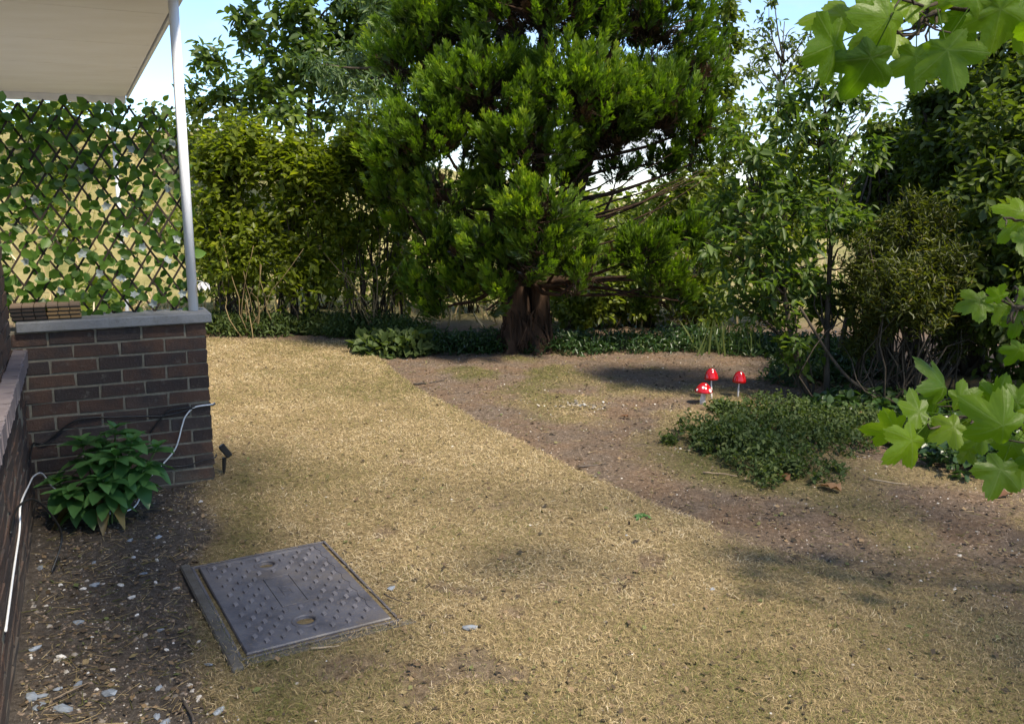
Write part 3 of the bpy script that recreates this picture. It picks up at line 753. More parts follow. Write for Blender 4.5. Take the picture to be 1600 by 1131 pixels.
# ------------------------------------------------------------------ leafy plant against the wall
prng = np.random.default_rng(8)
plant = empty('leafy_plant', (-2.03, 4.22, hz(-2.03, 4.22))); tag(plant, 'bright green leafy plant growing against the short brick wall', 'plant')
pl = [leaf_obj_mesh('leaf', ov(.26+.02*k, .85), M['plant'], .34, .25+.14*k, 8, .01, 30+k) for k in range(3)]
pld = leaf_obj_mesh('leaf', ov(.17, .8), M['plant_dry'], .6, .5, 8, .03, 40)
stems = [(.03, .10, .46), (-.14, .08, .40), (.13, .05, .41), (-.02, -.02, .33), (.20, .0, .28), (-.24, .0, .22), (.06, -.14, .27), (-.12, -.12, .20), (.23, .10, .36), (-.05, .12, .36), (.10, -.07, .37)]
ch = []
for sx, sy, sz in stems:
    ch.append(tube(curve_pts([(sx*.2, sy*.2, -.02), (sx*.6, sy*.6, sz*.5), (sx, sy, sz)], 5), np.linspace(.007, .004, 11), 6))
    for ring_, (zz, nn, ln, tilt) in enumerate(((1.0, 5, .075, .9), (.93, 6, .125, .35), (.74, 5, .145, .0), (.5, 4, .13, -.25))):
        for k in range(nn):
            a2 = k*2*math.pi/nn+ring_*.6+prng.normal(0, .25); f_ = zz
            p = (sx*(.2+.8*f_), sy*(.2+.8*f_), sz*f_)
            place_leaf(pl[int(prng.integers(3))], plant, p, (math.cos(a2), math.sin(a2), tilt+prng.normal(0, .15)), (0, 0, 1), ln*prng.uniform(.8, 1.15))
link('stems', mesh_from('stems', ch, M['stem'], True), plant)
for k in range(9):
    a2 = R_(prng.uniform(160, 215)) if k < 7 else R_(prng.uniform(270, 340))
    o = place_leaf(pld, plant, (math.cos(a2)*.06, math.sin(a2)*.06, .10+prng.uniform(0, .05)), (math.cos(a2), math.sin(a2), -.22+prng.normal(0, .1)), (0, 0, 1), prng.uniform(.17, .25)); o['label'] = 'withered yellow-brown leaf'

# ------------------------------------------------------------------ toadstool ornaments
def toadstool(x, y, cap, stemr, h, tilt, label, spots):
    o = empty('toadstool_ornament', (x, y, hz(x, y))); o.rotation_euler = (tilt, tilt*.6, 0); tag(o, label, 'ornament', 'red toadstool ornaments')
    link('stem', lathe('stem', [(0, -.03), (stemr*1.15, -.03), (stemr, .03), (stemr*.8, h-.01), (stemr*.7, h+.02), (0, h+.02)], M['gloss_white'], 14), o)
    c_ = link('cap', lathe('cap', [(0, -.004), (cap[-1][0]*.5, -.006)]+cap[::-1], M['red'], 24), o, (0, 0, h))
    sm = leaf_obj_mesh('spot', lambda t_: 0 if t_ in (0, 1) else .5*math.sin(math.pi*t_)**.6, M['gloss_white'], 0, 0, 6)
    for a2, f_, s_ in spots:
        k = min(range(len(cap)-1), key=lambda q: abs(cap[q][0]-f_*cap[-1][0])); r, z = cap[k]
        r2, z2 = cap[k+1]; r, z = (r+r2)/2, (z+z2)/2
        nrm = Vector((z-z2, 0, r2-r)) if False else Vector(((cap[k][1]-cap[k+1][1]), 0, (cap[k+1][0]-cap[k][0]))).normalized()
        nv = Vector((nrm.x*math.cos(a2), nrm.x*math.sin(a2), nrm.z)); dv = Vector((-math.sin(a2), math.cos(a2), 0))
        pc = Vector((r*math.cos(a2), r*math.sin(a2), z))+nv*.0022-dv*s_*.5
        place_leaf(sm, c_, pc, dv, nv, s_, 'spot')
capw = [(0, .074), (.018, .071), (.038, .056), (.056, .034), (.069, .012), (.071, .002)]
capd = [(0, .092), (.018, .088), (.035, .073), (.047, .048), (.054, .020), (.056, 0)]
toadstool(1.505, 6.80, capw, .022, .098, .05, 'red toadstool ornament with flat spotted cap and thick white stem', [(4.4, .45, .022), (5.4, .75, .03), (3.6, .8, .02), (.2, .5, .03), (1.4, .6, .025), (5.0, .25, .014)])
toadstool(1.605, 6.93, capd, .0065, .155, -.06, 'red toadstool ornament with domed cap on thin stem, the middle one', [(4.9, .35, .015), (1, .5, .02)])
toadstool(1.835, 7.00, capd, .0070, .125, .04, 'red toadstool ornament with domed cap, the one farthest right', [(4.8, .3, .015), (2, .5, .02)])

# ------------------------------------------------------------------ conifer in the middle
rng = np.random.default_rng(42)
def tree(name, label, cat, base, wood, crown, bark, leaf, group=None, crown_name='crown'):
    o = empty(name, base); tag(o, label, cat, group)
    b = np.array(base)
    def loc(ch): return [(V-b, L, T, t_) for V, L, T, t_ in ch]
    if wood: link('trunk', mesh_from('trunk', loc(wood), M[bark], True), o)
    link(crown_name, mesh_from(crown_name, loc(crown), M[leaf]), o)
    return o
CX, CY = .16, 9.25
lob = []
for x, y, r, dy in ((700, 60, 105, .1), (850, 30, 130, -.35), (1000, 55, 115, 0), (1075, 140, 62, .1), (760, 165, 110, -.45), (900, 165, 105, -.6), (1010, 190, 90, -.3), (640, 110, 70, .25),
                    (690, 225, 95, -.45), (622, 255, 58, -.2), (820, 240, 76, -.7), (955, 215, 62, -.4), (1082, 205, 46, .05), (625, 310, 48, -.2), (700, 315, 70, -.35), (780, 300, 50, -.5),
                    (842, 345, 62, -.95), (765, 382, 40, -.7), (900, 385, 32, -.6), (1005, 400, 44, -.25), (950, 405, 30, -.35), (1075, 370, 34, 0), (1045, 435, 44, .0), (1085, 415, 34, .2),
                    (680, 395, 52, -.15), (722, 450, 46, -.25), (660, 455, 34, .05), (770, 440, 36, -.55), (640, 350, 36, .1), (1100, 90, 40, .3), (1000, 470, 26, .1), (1060, 470, 26, .1), (800, 415, 40, -.7), (875, 415, 34, -.6), (735, 405, 42, -.5), (850, 395, 46, -.9), (925, 425, 32, -.4), (1025, 445, 34, -.2), (690, 480, 30, .0), (780, 455, 26, -.8), (830, 425, 34, -.9), (900, 440, 24, -.7), (760, 485, 20, -.5), (900, 275, 34, .0), (965, 270, 32, .15), (1035, 255, 34, .1), (1095, 250, 26, .1)):
    p = at(x, y, CY+dy); rr = r*CY/FPX*.90; lob.append((p[0], p[1], p[2], rr, rr*.9, rr*.92))
back = [(-.8, 9.9, 2.6, .8, .7, .8), (.3, 10.3, 2.6, .9, .8, .9), (1.3, 9.9, 2.7, .8, .7, .8), (.3, 10.2, 1.9, .8, .7, .5), (-.9, 9.8, 1.9, .6, .6, .5)]
topl = [(-.6, 9.2, 3.9, .85, .85, .6), (.4, 9.0, 4.0, .9, .9, .7), (1.3, 9.3, 3.9, .8, .8, .6), (.3, 9.9, 4.2, .9, .8, .7), (.2, 9.3, 4.9, .9, .9, .7), (.9, 9.4, 4.7, .7, .7, .6), (-.3, 9.5, 4.7, .6, .6, .6), (.3, 9.4, 5.6, .6, .6, .7)]
def cypress(lobes, nplume, nsp, rng, ln=.12, plen=.30):
    """upright plumes of flat sprays standing on the clumps"""
    lb = np.array(lobes)[:, :6]; w = lb[:, 3]**2
    k = rng.choice(len(lb), nplume, p=w/w.sum()); u = norm(rng.normal(size=(nplume, 3))+np.array([0, -.15, .15])); u[:, 2] = np.where(u[:, 2] < -.3, -u[:, 2]*.6, u[:, 2]); u = norm(u)
    rad = .60+.40*rng.random(nplume)**.6
    p = lb[k, :3]+u*lb[k, 3:6]*rad[:, None]
    ax = norm(norm(u*rad[:, None]+np.array([0, 0, .80]))*1.0+np.array([0, -.12, .12])+rng.normal(size=(nplume, 3))*.12)
    pl_ = plen*(.45+.9*rng.random(nplume)); base_t = .05+.30*rng.random(nplume)+.22*rng.random(len(lb))[k]
    P = np.repeat(p, nsp, 0); Ax = np.repeat(ax, nsp, 0); PL = np.repeat(pl_, nsp)
    f = rng.random(len(P))
    rr = rng.normal(size=P.shape); rr -= (rr*Ax).sum(1, keepdims=True)*Ax; rr = norm(rr)
    wd = .30*(1-f)**.7*(.25+f)*rng.random(len(P))**.5
    P = P+Ax*((f-.55)*PL)[:, None]+rr*(wd*PL)[:, None]
    D = norm(Ax+rr*(.55-.35*f)[:, None]+rng.normal(size=P.shape)*.10)
    N = norm(np.cross(D, rng.normal(size=P.shape)))
    s_ = ln*(.6+.7*rng.random(len(P)))*(1.15-.35*f)
    ti = np.clip(np.repeat(base_t, nsp)*.9+(f-.5)*.85+.12+rng.normal(0, .08, len(P)), 0, 1)  # young tips lighter; sunlit tips and shaded gaps also painted into tint
    ch = []
    for q in range(4):
        m = (np.arange(len(P)) % 4) == q; ch.append(inst(SPRAYS[q], P[m], D[m], N[m], s_[m], ti[m]))
    return ch, p, k
c1, tp, tk = cypress(lob, 1250, 26, rng, .120, .36)
c2, tp2, _ = cypress(back+topl, 260, 17, rng, .17, .38)
wood_ = []
base = np.array((CX, CY, 0.0))
wood_.append(tube([(CX+.0, CY, -.08), (CX-.01, CY, .10), (CX-.03, CY, .24), (CX-.06, CY+.03, .36)], [.33, .25, .21, .16], 26, .4, .55, rng))
wood_.append(tube([(CX-.10, CY-.03, .15), (CX-.13, CY-.04, .45), (CX-.17, CY, .85), (CX-.30, CY+.1, 1.5), (CX-.42, CY+.1, 2.4), (CX-.45, CY+.1, 3.4)], [.15, .135, .12, .10, .08, .05], 11, .4, .3, rng))
wood_.append(tube([(CX+.12, CY-.02, .1), (CX+.15, CY-.03, .42), (CX+.13, CY+.02, .85), (CX+.12, CY+.05, 1.6), (CX+.16, CY+.05, 2.6), (CX+.2, CY+.1, 4.6)], [.13, .105, .10, .10, .08, .03], 11, .4, .3, rng))
wood_.append(tube([(CX+.05, CY+.10, .1), (CX+.12, CY+.12, .7), (CX+.4, CY+.2, 1.3), (CX+.7, CY+.2, 2.3), (CX+.9, CY+.1, 3.2)], [.13, .11, .09, .07, .04], 9, .4, .3, rng))
for k in range(70):                                        # loose strips of bark round the hollow foot
    a2 = rng.uniform(math.pi, 2*math.pi); r0 = .21+rng.uniform(0, .05)
    p0 = np.array((CX+math.cos(a2)*r0*1.15, CY+math.sin(a2)*r0, rng.uniform(-.02, .12))); p1 = np.array((CX+math.cos(a2)*.17+rng.normal(0, .05), CY+math.sin(a2)*.15, rng.uniform(.25, .5)))
    wood_.append(tube(bend(p0, p1, .03, rng, 6), np.array([.004, .014, .017, .014, .009, .003])*rng.uniform(.4, 1.1), 5, .6, .4, rng))
for l in lob[4:]+back:                                      # limbs to each clump
    c_ = np.array(l[:3]); zf = max(.75, c_[2]-.35-rng.uniform(0, .5)); f_ = CX+(.0 if c_[0] > CX else -.15)
    pth = bend((f_, CY, min(zf, 3)), c_, .10, rng, 7, .06); wood_.append(tube(pth, np.linspace(.030, .010, 7), 6, .4, .2, rng))
for y0, x0 in ((270, 1090), (285, 1075), (300, 1100), (262, 1050), (310, 1060), (278, 1020), (296, 1040), (318, 1085), (305, 1010), (290, 1110), (325, 1045)):   # bare boughs under the right side
    e = at(x0, y0-rng.uniform(0, 35), CY-rng.uniform(0, .3)); wood_.append(tube(bend((CX+.15, CY-.05, 1.25+rng.uniform(-.1, .25)), e, .09, rng, 8, .10), np.linspace(.016, .003, 8), 6, .4, .2, rng))
for x0, y0 in ((1010, 455), (1060, 470), (690, 470)):
    e = at(x0, y0, CY-rng.uniform(-.1, .3)); wood_.append(tube(bend((CX, CY, .70), e, .07, rng, 7, .03), np.linspace(.011, .003, 7), 6, .4, .2, rng))
kk = rng.choice(len(tp), 1500); lbA = np.array(lob); ctr = lbA[tk[kk], :3]
wood_.append(twigs(ctr+rng.normal(0, .05, ctr.shape), tp[kk], .006))
inner, _, _ = cypress([(l[0], l[1]+.12, l[2]-.05, l[3]*.62, l[4]*.62, l[5]*.62) for l in lob], 330, 16, rng, .13, .34)
M['dead_spray'] = leaf_mat('dead_spray', (.020, .015, .010), (.075, .042, .020), (.12, .065, .03), trans=.15, tcol=(1.2, 1, .7))
con = tree('conifer_tree', 'large dense green conifer with hollow reddish trunk in the middle of the garden', 'tree', (CX, CY, 0), wood_, c1+c2, 'bark_red', 'cypress')
link('dead_foliage', mesh_from('dead_foliage', [(V-np.array((CX, CY, 0)), L, T, q) for V, L, T, q in inner], M['dead_spray']), con)

# ------------------------------------------------------------------ shrubs and trees
def stems_to(base, tops, r0, rng, k=.08, n=7, r1=.006, spread=.12):
    return [tube(bend((base[0]+rng.normal(0, spread), base[1]+rng.normal(0, spread), -.03), t_, k, rng, n), np.linspace(r0*rng.uniform(.7, 1.2), r1, n), 6, .4, .15, rng) for t_ in tops]
def lobe_tops(lobes, n, rng, low=.2):
    L = np.array([l[:6] for l in lobes]); k = rng.choice(len(L), n)
    return L[k, :3]+rng.uniform(-.6, .6, (n, 3))*L[k, 3:6]

# left hedge: three tall shrubs side by side
sets = [((-3.35, 10.6), [(-3.42, 10.6, 1.72, .36, .45, .42), (-3.10, 10.5, 1.98, .30, .4, .34), (-3.3, 10.5, 1.25, .45, .45, .4), (-3.62, 10.6, 1.25, .25, .4, .35), (-3.3, 10.5, .75, .45, .4, .4), (-3.25, 10.5, 2.15, .16, .2, .2)], 'tall sunlit shrub with upright stems, nearest the post'),
        ((-2.55, 10.7), [(-2.62, 10.6, 1.80, .38, .5, .36), (-2.25, 10.5, 1.62, .40, .5, .40), (-2.75, 10.6, 1.30, .45, .4, .4), (-2.45, 10.5, .75, .5, .4, .45), (-2.5, 10.5, 2.06, .2, .25, .2)], 'tall bushy green shrub in the middle of the left hedge'),
        ((-1.75, 10.8), [(-1.85, 10.7, 1.90, .34, .4, .42), (-1.45, 10.7, 1.5, .42, .5, .45), (-1.95, 10.6, 1.15, .40, .4, .4), (-1.3, 10.8, 2.15, .45, .5, .4), (-1.3, 10.8, .75, .5, .4, .45), (-1.75, 10.7, 2.35, .2, .25, .2)], 'tall green shrub partly behind the conifer, with pale bare canes')]
for (bx_, by_), lb, lab in sets:
    cr = cloud(lb, 530, .26, 7, .090, rng, LEAF, .10, .5, .6, .6)
    cr += cloud([(l[0], l[1], l[2]+l[5]*.55, l[3]*.9, l[4]*.9, l[5]*.6) for l in lb[:2]], 260, .24, 8, .09, rng, LEAF, .3, .8, .4, .4)
    cr += cloud([(l[0], l[1], l[2]+l[5]*.85, l[3]*.8, l[4]*.8, l[5]*.35) for l in lb if l[2] > 1.5], 60, .42, 9, .075, rng, LEAF, .2, 1.6, .3, .3)
    st = stems_to((bx_, by_), lobe_tops(lb, 26, rng), .016, rng, .10, 8, .004, .16)
    o = tree('hedge_shrub', lab, 'shrub', (bx_, by_, 0), st, cr, 'bark', 'hedge_l', 'shrubs of the left hedge', 'foliage')
# bare pale canes in front of the hedge
cb = np.array((-1.62, 10.25, 0)); ch = []
for k in range(18):
    e = cb+np.array((rng.normal(-.05, .30), rng.normal(0, .12), rng.uniform(.35, 1.0))); ch.append(tube(bend(cb+rng.normal(0, .12, 3)*(1, .6, 0), e, .10, rng, 8), np.linspace(.011, .004, 8), 5, .5))
lv = cloud([(-1.7, 10.25, .55, .45, .2, .35)], 60, .12, 4, .05, rng, LEAF, .2)
tree('bare_shrub', 'straw-coloured bare canes in front of the left hedge', 'shrub', tuple(cb), ch, lv, 'cane', 'hedge_l', None, 'leaves')
cb = np.array((-3.0, 10.15, 0)); ch = []
for k in range(11):
    e = cb+np.array((rng.normal(-.1, .38), rng.normal(0, .12), rng.uniform(.5, 1.25))); ch.append(tube(bend(cb+rng.normal(0, .16, 3)*(1, .5, 0), e, .09, rng, 8), np.linspace(.007, .003, 8), 5, .5))
lv = cloud([(-3.05, 10.2, .95, .5, .2, .35)], 120, .14, 5, .06, rng, LEAF, .2)
tree('cane_shrub', 'clump of thin upright canes at the foot of the hedge near the post', 'shrub', tuple(cb), ch, lv, 'cane', 'hedge_l', None, 'leaves')

# trees behind on the left
lb = []
for x, y, r in ((330, 90, 28), (350, 150, 24), (395, 60, 40), (410, 130, 45), (460, 30, 50), (480, 90, 50), (450, 140, 36), (520, 135, 42), (540, 60, 55), (560, 10, 60), (380, 30, 25), (400, 175, 26), (455, 180, 28), (505, 185, 28), (310, 165, 14), (590, 110, 50), (300, 130, 12)):
    p = at(x, y, 17+rng.normal(0, .6)); rr = r*17/FPX; lb.append((p[0], p[1], p[2], rr, rr*1.1, rr*.85))
lb += [(-3.2, 17.5, 6.2, 1.2, 1.2, .8), (-4.2, 17, 6.0, .9, .9, .6), (-2.4, 17.8, 5.2, 1.0, 1.0, .8)]
cr = cloud(lb, 1250, .34, 6, .17, rng, LEAF, .05, .3, .5, .7)
tb = (-3.75, 17.4, 0); st = [tube(bend(tb, (-3.7, 17.3, 6.0), .1, rng, 9), np.linspace(.09, .03, 9), 8, .4, .1, rng)]
for l in lb: st.append(tube(bend((-3.72, 17.35, max(2.6, l[2]-.5)), l[:3], .12, rng, 6), np.linspace(.024, .008, 6), 5, .4))
tree('broadleaf_tree', 'dark green broadleaf tree against the sky left of the conifer', 'tree', tb, st, cr, 'bark', 'oak')
lb = []
for x, y, r in ((500, 100, 26), (530, 120, 34), (560, 100, 40), (590, 150, 45), (555, 180, 30), (600, 210, 36), (575, 235, 26), (610, 60, 45)):
    p = at(x, y, 13+rng.normal(0, .3)); rr = r*13/FPX; lb.append((p[0], p[1], p[2], rr*1.2, rr, rr*.7))
lb += [(-1.6, 13.2, 4.4, .7, .7, .6), (-1.6, 13.2, 5.2, .5, .5, .6), (-1.4, 13.1, 1.6, .6, .7, .5)]
cr = cloud(lb, 650, .26, 9, .12, rng, LANCE, .15, -.1, .9, .35, .25, .8)
tb = (-1.7, 13.3, 0); st = [tube(bend(tb, (-1.65, 13.2, 5.6), .05, rng, 9), np.linspace(.11, .02, 9), 8, .4, .1, rng)]
for l in lb: st.append(tube(bend((-1.68, 13.25, max(.6, l[2]+.1)), l[:3], .05, rng, 6), np.linspace(.03, .008, 6), 5, .4))
tree('cedar_tree', 'pale grey-green drooping conifer behind the left flank of the large conifer', 'tree', tb, st, cr, 'bark', 'cedar')

# pale tree right of the conifer, wispy tree against the sky
lb = []
for x, y, r in ((1130, 20, 26), (1140, 70, 22), (1125, 120, 24), (1138, 170, 24), (1120, 210, 20), (1150, 210, 20), (1135, 250, 20), (1110, 300, 24), (1140, 300, 18)):
    p = at(x, y, 12+rng.normal(0, .25)); rr = r*12/FPX; lb.append((p[0], p[1], p[2], rr*1.1, rr*1.2, rr*1.2))
lb += [(2.8, 12, 4.6, .3, .3, .5)]
cr = cloud(lb, 420, .2, 6, .095, rng, LEAF, .1, -.2, .6, .5)
tb = (2.85, 12.1, 0); st = [tube(bend(tb, (2.8, 12, 4.9), .06, rng, 9), np.linspace(.018, .003, 9), 7, .4)]
tree('slender_tree', 'slender pale green tree close behind the right side of the large conifer', 'tree', tb, st, cr, 'bark', 'far_leaf')
lb = []
for x, y, r in ((1175, 70, 16), (1190, 100, 18), (1200, 40, 16), (1205, 85, 16), (1240, 70, 16), (1245, 110, 22), (1215, 120, 20), (1265, 60, 12), (1170, 120, 14), (1205, 5, 10), (1260, 100, 18)):
    p = at(x, y, 14+rng.normal(0, .2)); rr = r*14/FPX; lb.append((p[0], p[1], p[2], rr, rr, rr*1.2))
cr = cloud(lb, 110, .2, 6, .085, rng, LEAF, .05, -.2, .5, .6)
tb = (4.2, 14.1, 0); st = [tube(bend(tb, (4.1, 14, 4.2), .05, rng, 9), np.linspace(.045, .006, 9), 7, .4)]
for l in lb: st.append(tube(bend((4.12, 14, min(3.6, l[2]-.3)), (l[0], l[1], l[2]+.25), .05, rng, 6), np.linspace(.014, .004, 6), 5, .4))
tree('wispy_tree', 'thin sparse-leaved tree top against the sky between conifer and maple', 'tree', tb, st, cr, 'bark', 'dark_leaf')

# shrubs beyond the conifer, sunlit
for k, (bx_, by_, h_, r_, lab, nm) in enumerate(((1.25, 12.0, 1.15, .55, 'low sunlit bush seen under the right boughs of the conifer', 'far_leaf'), (2.35, 11.6, 1.9, .62, 'sunlit bush behind the pair of glossy saplings', 'far_leaf'), (3.4, 11.2, 2.3, .7, 'tall light green bush behind the glossy saplings', 'hedge_l'), (.35, 12.6, 1.0, .5, 'low sunlit bush just right of the conifer trunk', 'far_leaf'), (-.6, 12.3, 1.3, .6, 'sunlit bush behind the conifer trunk on its left', 'far_leaf'), (.95, 10.9, .55, .42, 'small sunlit bush right of the conifer trunk, low to the ground', 'far_leaf'), (1.65, 11.1, .65, .42, 'small sunlit bush under the right-hand boughs of the conifer', 'far_leaf'), (2.3, 10.7, .75, .42, 'small sunlit bush between conifer and saplings', 'far_leaf'), (-4.1, 12.6, 1.35, .6, 'sunlit bush seen through the hedge just right of the post', 'far_leaf'), (-2.75, 12.9, 1.2, .7, 'sunlit bush behind the middle of the left hedge', 'far_leaf'))):
    lb = [(bx_+rng.normal(0, .15), by_, h_*f_, r_*(1.1-.3*f_), r_, h_*.3) for f_ in (.35, .6, .8, .95)]
    cr = cloud(lb, int(250+260*r_*h_), .2, 6, .085, rng, LEAF, .2, .3, .6, .5)
    tree('background_bush', lab, 'bush', (bx_, by_, 0), stems_to((bx_, by_), lobe_tops(lb, 10, rng), .015, rng), cr, 'bark', nm, 'bushes beyond the garden', 'foliage')

# glossy-leaved saplings
def sapling(base, pts, lobes, n, label, seed):
    r = np.random.default_rng(seed)
    st = [tube(curve_pts(pts, 6), np.linspace(.026, .007, (len(pts)-1)*6+1), 8, .4, .08, r)]
    P = np.array(pts)
    for l in lobes:
        c_ = np.array(l[:3]); q = P[np.argmin(np.abs(P[:, 2]-(c_[2]-.35)))]
        for _ in range(3): st.append(tube(bend(q, c_+r.uniform(-.6, .6, 3)*np.array(l[3:6]), .05, r, 6), np.linspace(.010, .003, 6), 5, .4))
    cr = cloud(lobes, n, .20, 7, .090, r, LANCE, .1, .45, .55, .5, 0, 1.25, .003, .35)
    tree('glossy_sapling', label, 'tree', base, st, cr, 'bark', 'sapling', 'pair of glossy-leaved saplings')
def L_(lst, Y0): 
    out = []
    for x, y, r, dy in lst:
        p = at(x, y, Y0+dy); rr = r*Y0/FPX; out.append((p[0], p[1], p[2], rr, rr*1.1, rr*.9))
    return out
b1 = (2.40, 6.90, hz(2.4, 6.9)-.02); 
sapling(b1, [b1, tuple(at(1240, 540, 6.9)), tuple(at(1225, 460, 6.95)), tuple(at(1200, 380, 7.0)), tuple(at(1188, 310, 7.0)), tuple(at(1190, 250, 7.0))],
        L_([(1190, 270, 55, 0), (1140, 320, 50, .1), (1190, 350, 55, -.2), (1120, 380, 42, -.1), (1170, 420, 55, 0), (1230, 400, 50, -.2), (1200, 480, 55, .1), (1240, 540, 40, -.1), (1165, 230, 40, 0), (1240, 300, 45, .2), (1150, 470, 35, .3)], 6.95), 270, 'left one of two glossy-leaved saplings beside the toadstools, leaning left', 1)
b2 = (2.53, 6.92, hz(2.53, 6.92)-.02)
sapling(b2, [b2, tuple(at(1292, 520, 6.95)), tuple(at(1296, 420, 7.0)), tuple(at(1300, 330, 7.0)), tuple(at(1295, 240, 7.0)), tuple(at(1285, 130, 7.0))],
        L_([(1275, 135, 30, 0), (1215, 165, 28, .1), (1325, 155, 30, .1), (1240, 200, 42, 0), (1310, 205, 38, -.1), (1365, 160, 18, 0), (1290, 260, 45, .1), (1350, 240, 35, .2), (1270, 330, 45, -.2), (1320, 350, 45, 0), (1260, 440, 45, .2), (1300, 470, 40, .3)], 6.95), 270, 'right one of two glossy-leaved saplings, straight-stemmed, nearer the olive shrub', 2)

# dense dark hedge at the right
sets = [((3.55, 8.4), [(1400, 260, 50, .6), (1440, 320, 70, .3), (1400, 380, 60, .5), (1380, 210, 25, .6), (1440, 220, 45, .5), (1420, 450, 60, .3), (1360, 300, 30, .7)], 'dark dense hedge tree directly behind the olive shrub'),
        ((4.3, 8.0), [(1500, 150, 55, .3), (1480, 240, 70, .1), (1540, 300, 90, -.2), (1520, 400, 90, -.3), (1470, 170, 35, .4), (1520, 480, 70, -.2), (1440, 160, 20, .3)], 'dark dense hedge tree behind the overhanging maple leaves'),
        ((4.9, 7.4), [(1580, 60, 60, .5), (1560, 130, 60, .3), (1590, 220, 90, -.4), (1610, 330, 110, -.8), (1620, 450, 100, -1.0), (1640, 140, 90, 0), (1540, 70, 35, .5), (1660, 560, 90, -1)], 'darkest hedge tree at the right edge of the garden')]
for (bx_, by_), l0, lab in sets:
    lb = L_(l0, by_)
    cr = cloud(lb, 1300, .2, 7, .080, rng, LEAF, .15, .15, .7, .55)
    st = stems_to((bx_, by_), lobe_tops(lb, 22, rng), .03, rng, .12, 8, .006, .2)
    tree('dark_hedge_tree', lab, 'tree', (bx_, by_, 0), st, cr, 'bark', 'dark_leaf', 'dark hedge trees along the right side')
cr = cloud([(5.6, 6.0, 1.6, .9, 1.0, 1.5), (5.4, 4.6, 1.5, .8, .9, 1.4), (6.0, 7.4, 3.6, 1.0, 1.0, 1.2), (5.9, 5.6, 3.6, 1, 1, .9)], 1500, .22, 7, .085, rng, LEAF, .4, .15, .7, .5)
tree('dark_hedge_tree', 'hedge tree just outside the right edge, beyond the maple', 'tree', (5.6, 5.6, 0), stems_to((5.6, 5.6), [(5.6, 6, 2), (5.4, 4.8, 2), (6, 7.2, 3.6), (5.9, 5.6, 3.8)], .05, rng), cr, 'bark', 'dark_leaf', 'dark hedge trees along the right side')

# olive shrub with fine leaves and thin stems
lb = L_([(1360, 430, 42, .1), (1410, 370, 45, 0), (1450, 350, 42, 0), (1470, 420, 55, -.2), (1400, 450, 55, -.3), (1510, 430, 38, 0), (1440, 480, 50, -.3), (1500, 490, 40, -.1), (1370, 500, 42, -.1), (1330, 470, 25, .2), (1540, 470, 28, .2), (1345, 380, 18, 0), (1490, 345, 20, 0), (1425, 325, 18, 0), (1550, 410, 16, .1), (1345, 540, 25, 0), (1480, 545, 30, 0)], 6.7)
cr = cloud(lb, 1350, .17, 10, .052, rng, LANCE, .2, .8, .45, .35, 0, .75, .0025, -.1)
ob = (3.05, 6.75, 0); st = stems_to(ob, lobe_tops(lb, 46, rng), .010, rng, .10, 8, .003, .18)
st += [tube(bend((2.35+rng.uniform(0, 1.2), 6.7+rng.normal(0, .15), 0), (2.5+rng.uniform(0, 1.5), 6.7, rng.uniform(.4, .9)), .1, rng, 7), np.linspace(.009, .003, 7), 5, .4) for _ in range(22)]
st.append(tube(curve_pts([tuple(at(1250, 480, 6.7)), tuple(at(1300, 560, 6.6)), tuple(at(1345, 605, 6.5)), tuple(at(1430, 640, 6.4))], 6), np.linspace(.010, .016, 19), 6, .5))
tree('olive_shrub', 'rounded olive-green shrub with fine leaves and thin bare stems', 'shrub', ob, st, cr, 'bark', 'olive', None, 'foliage')

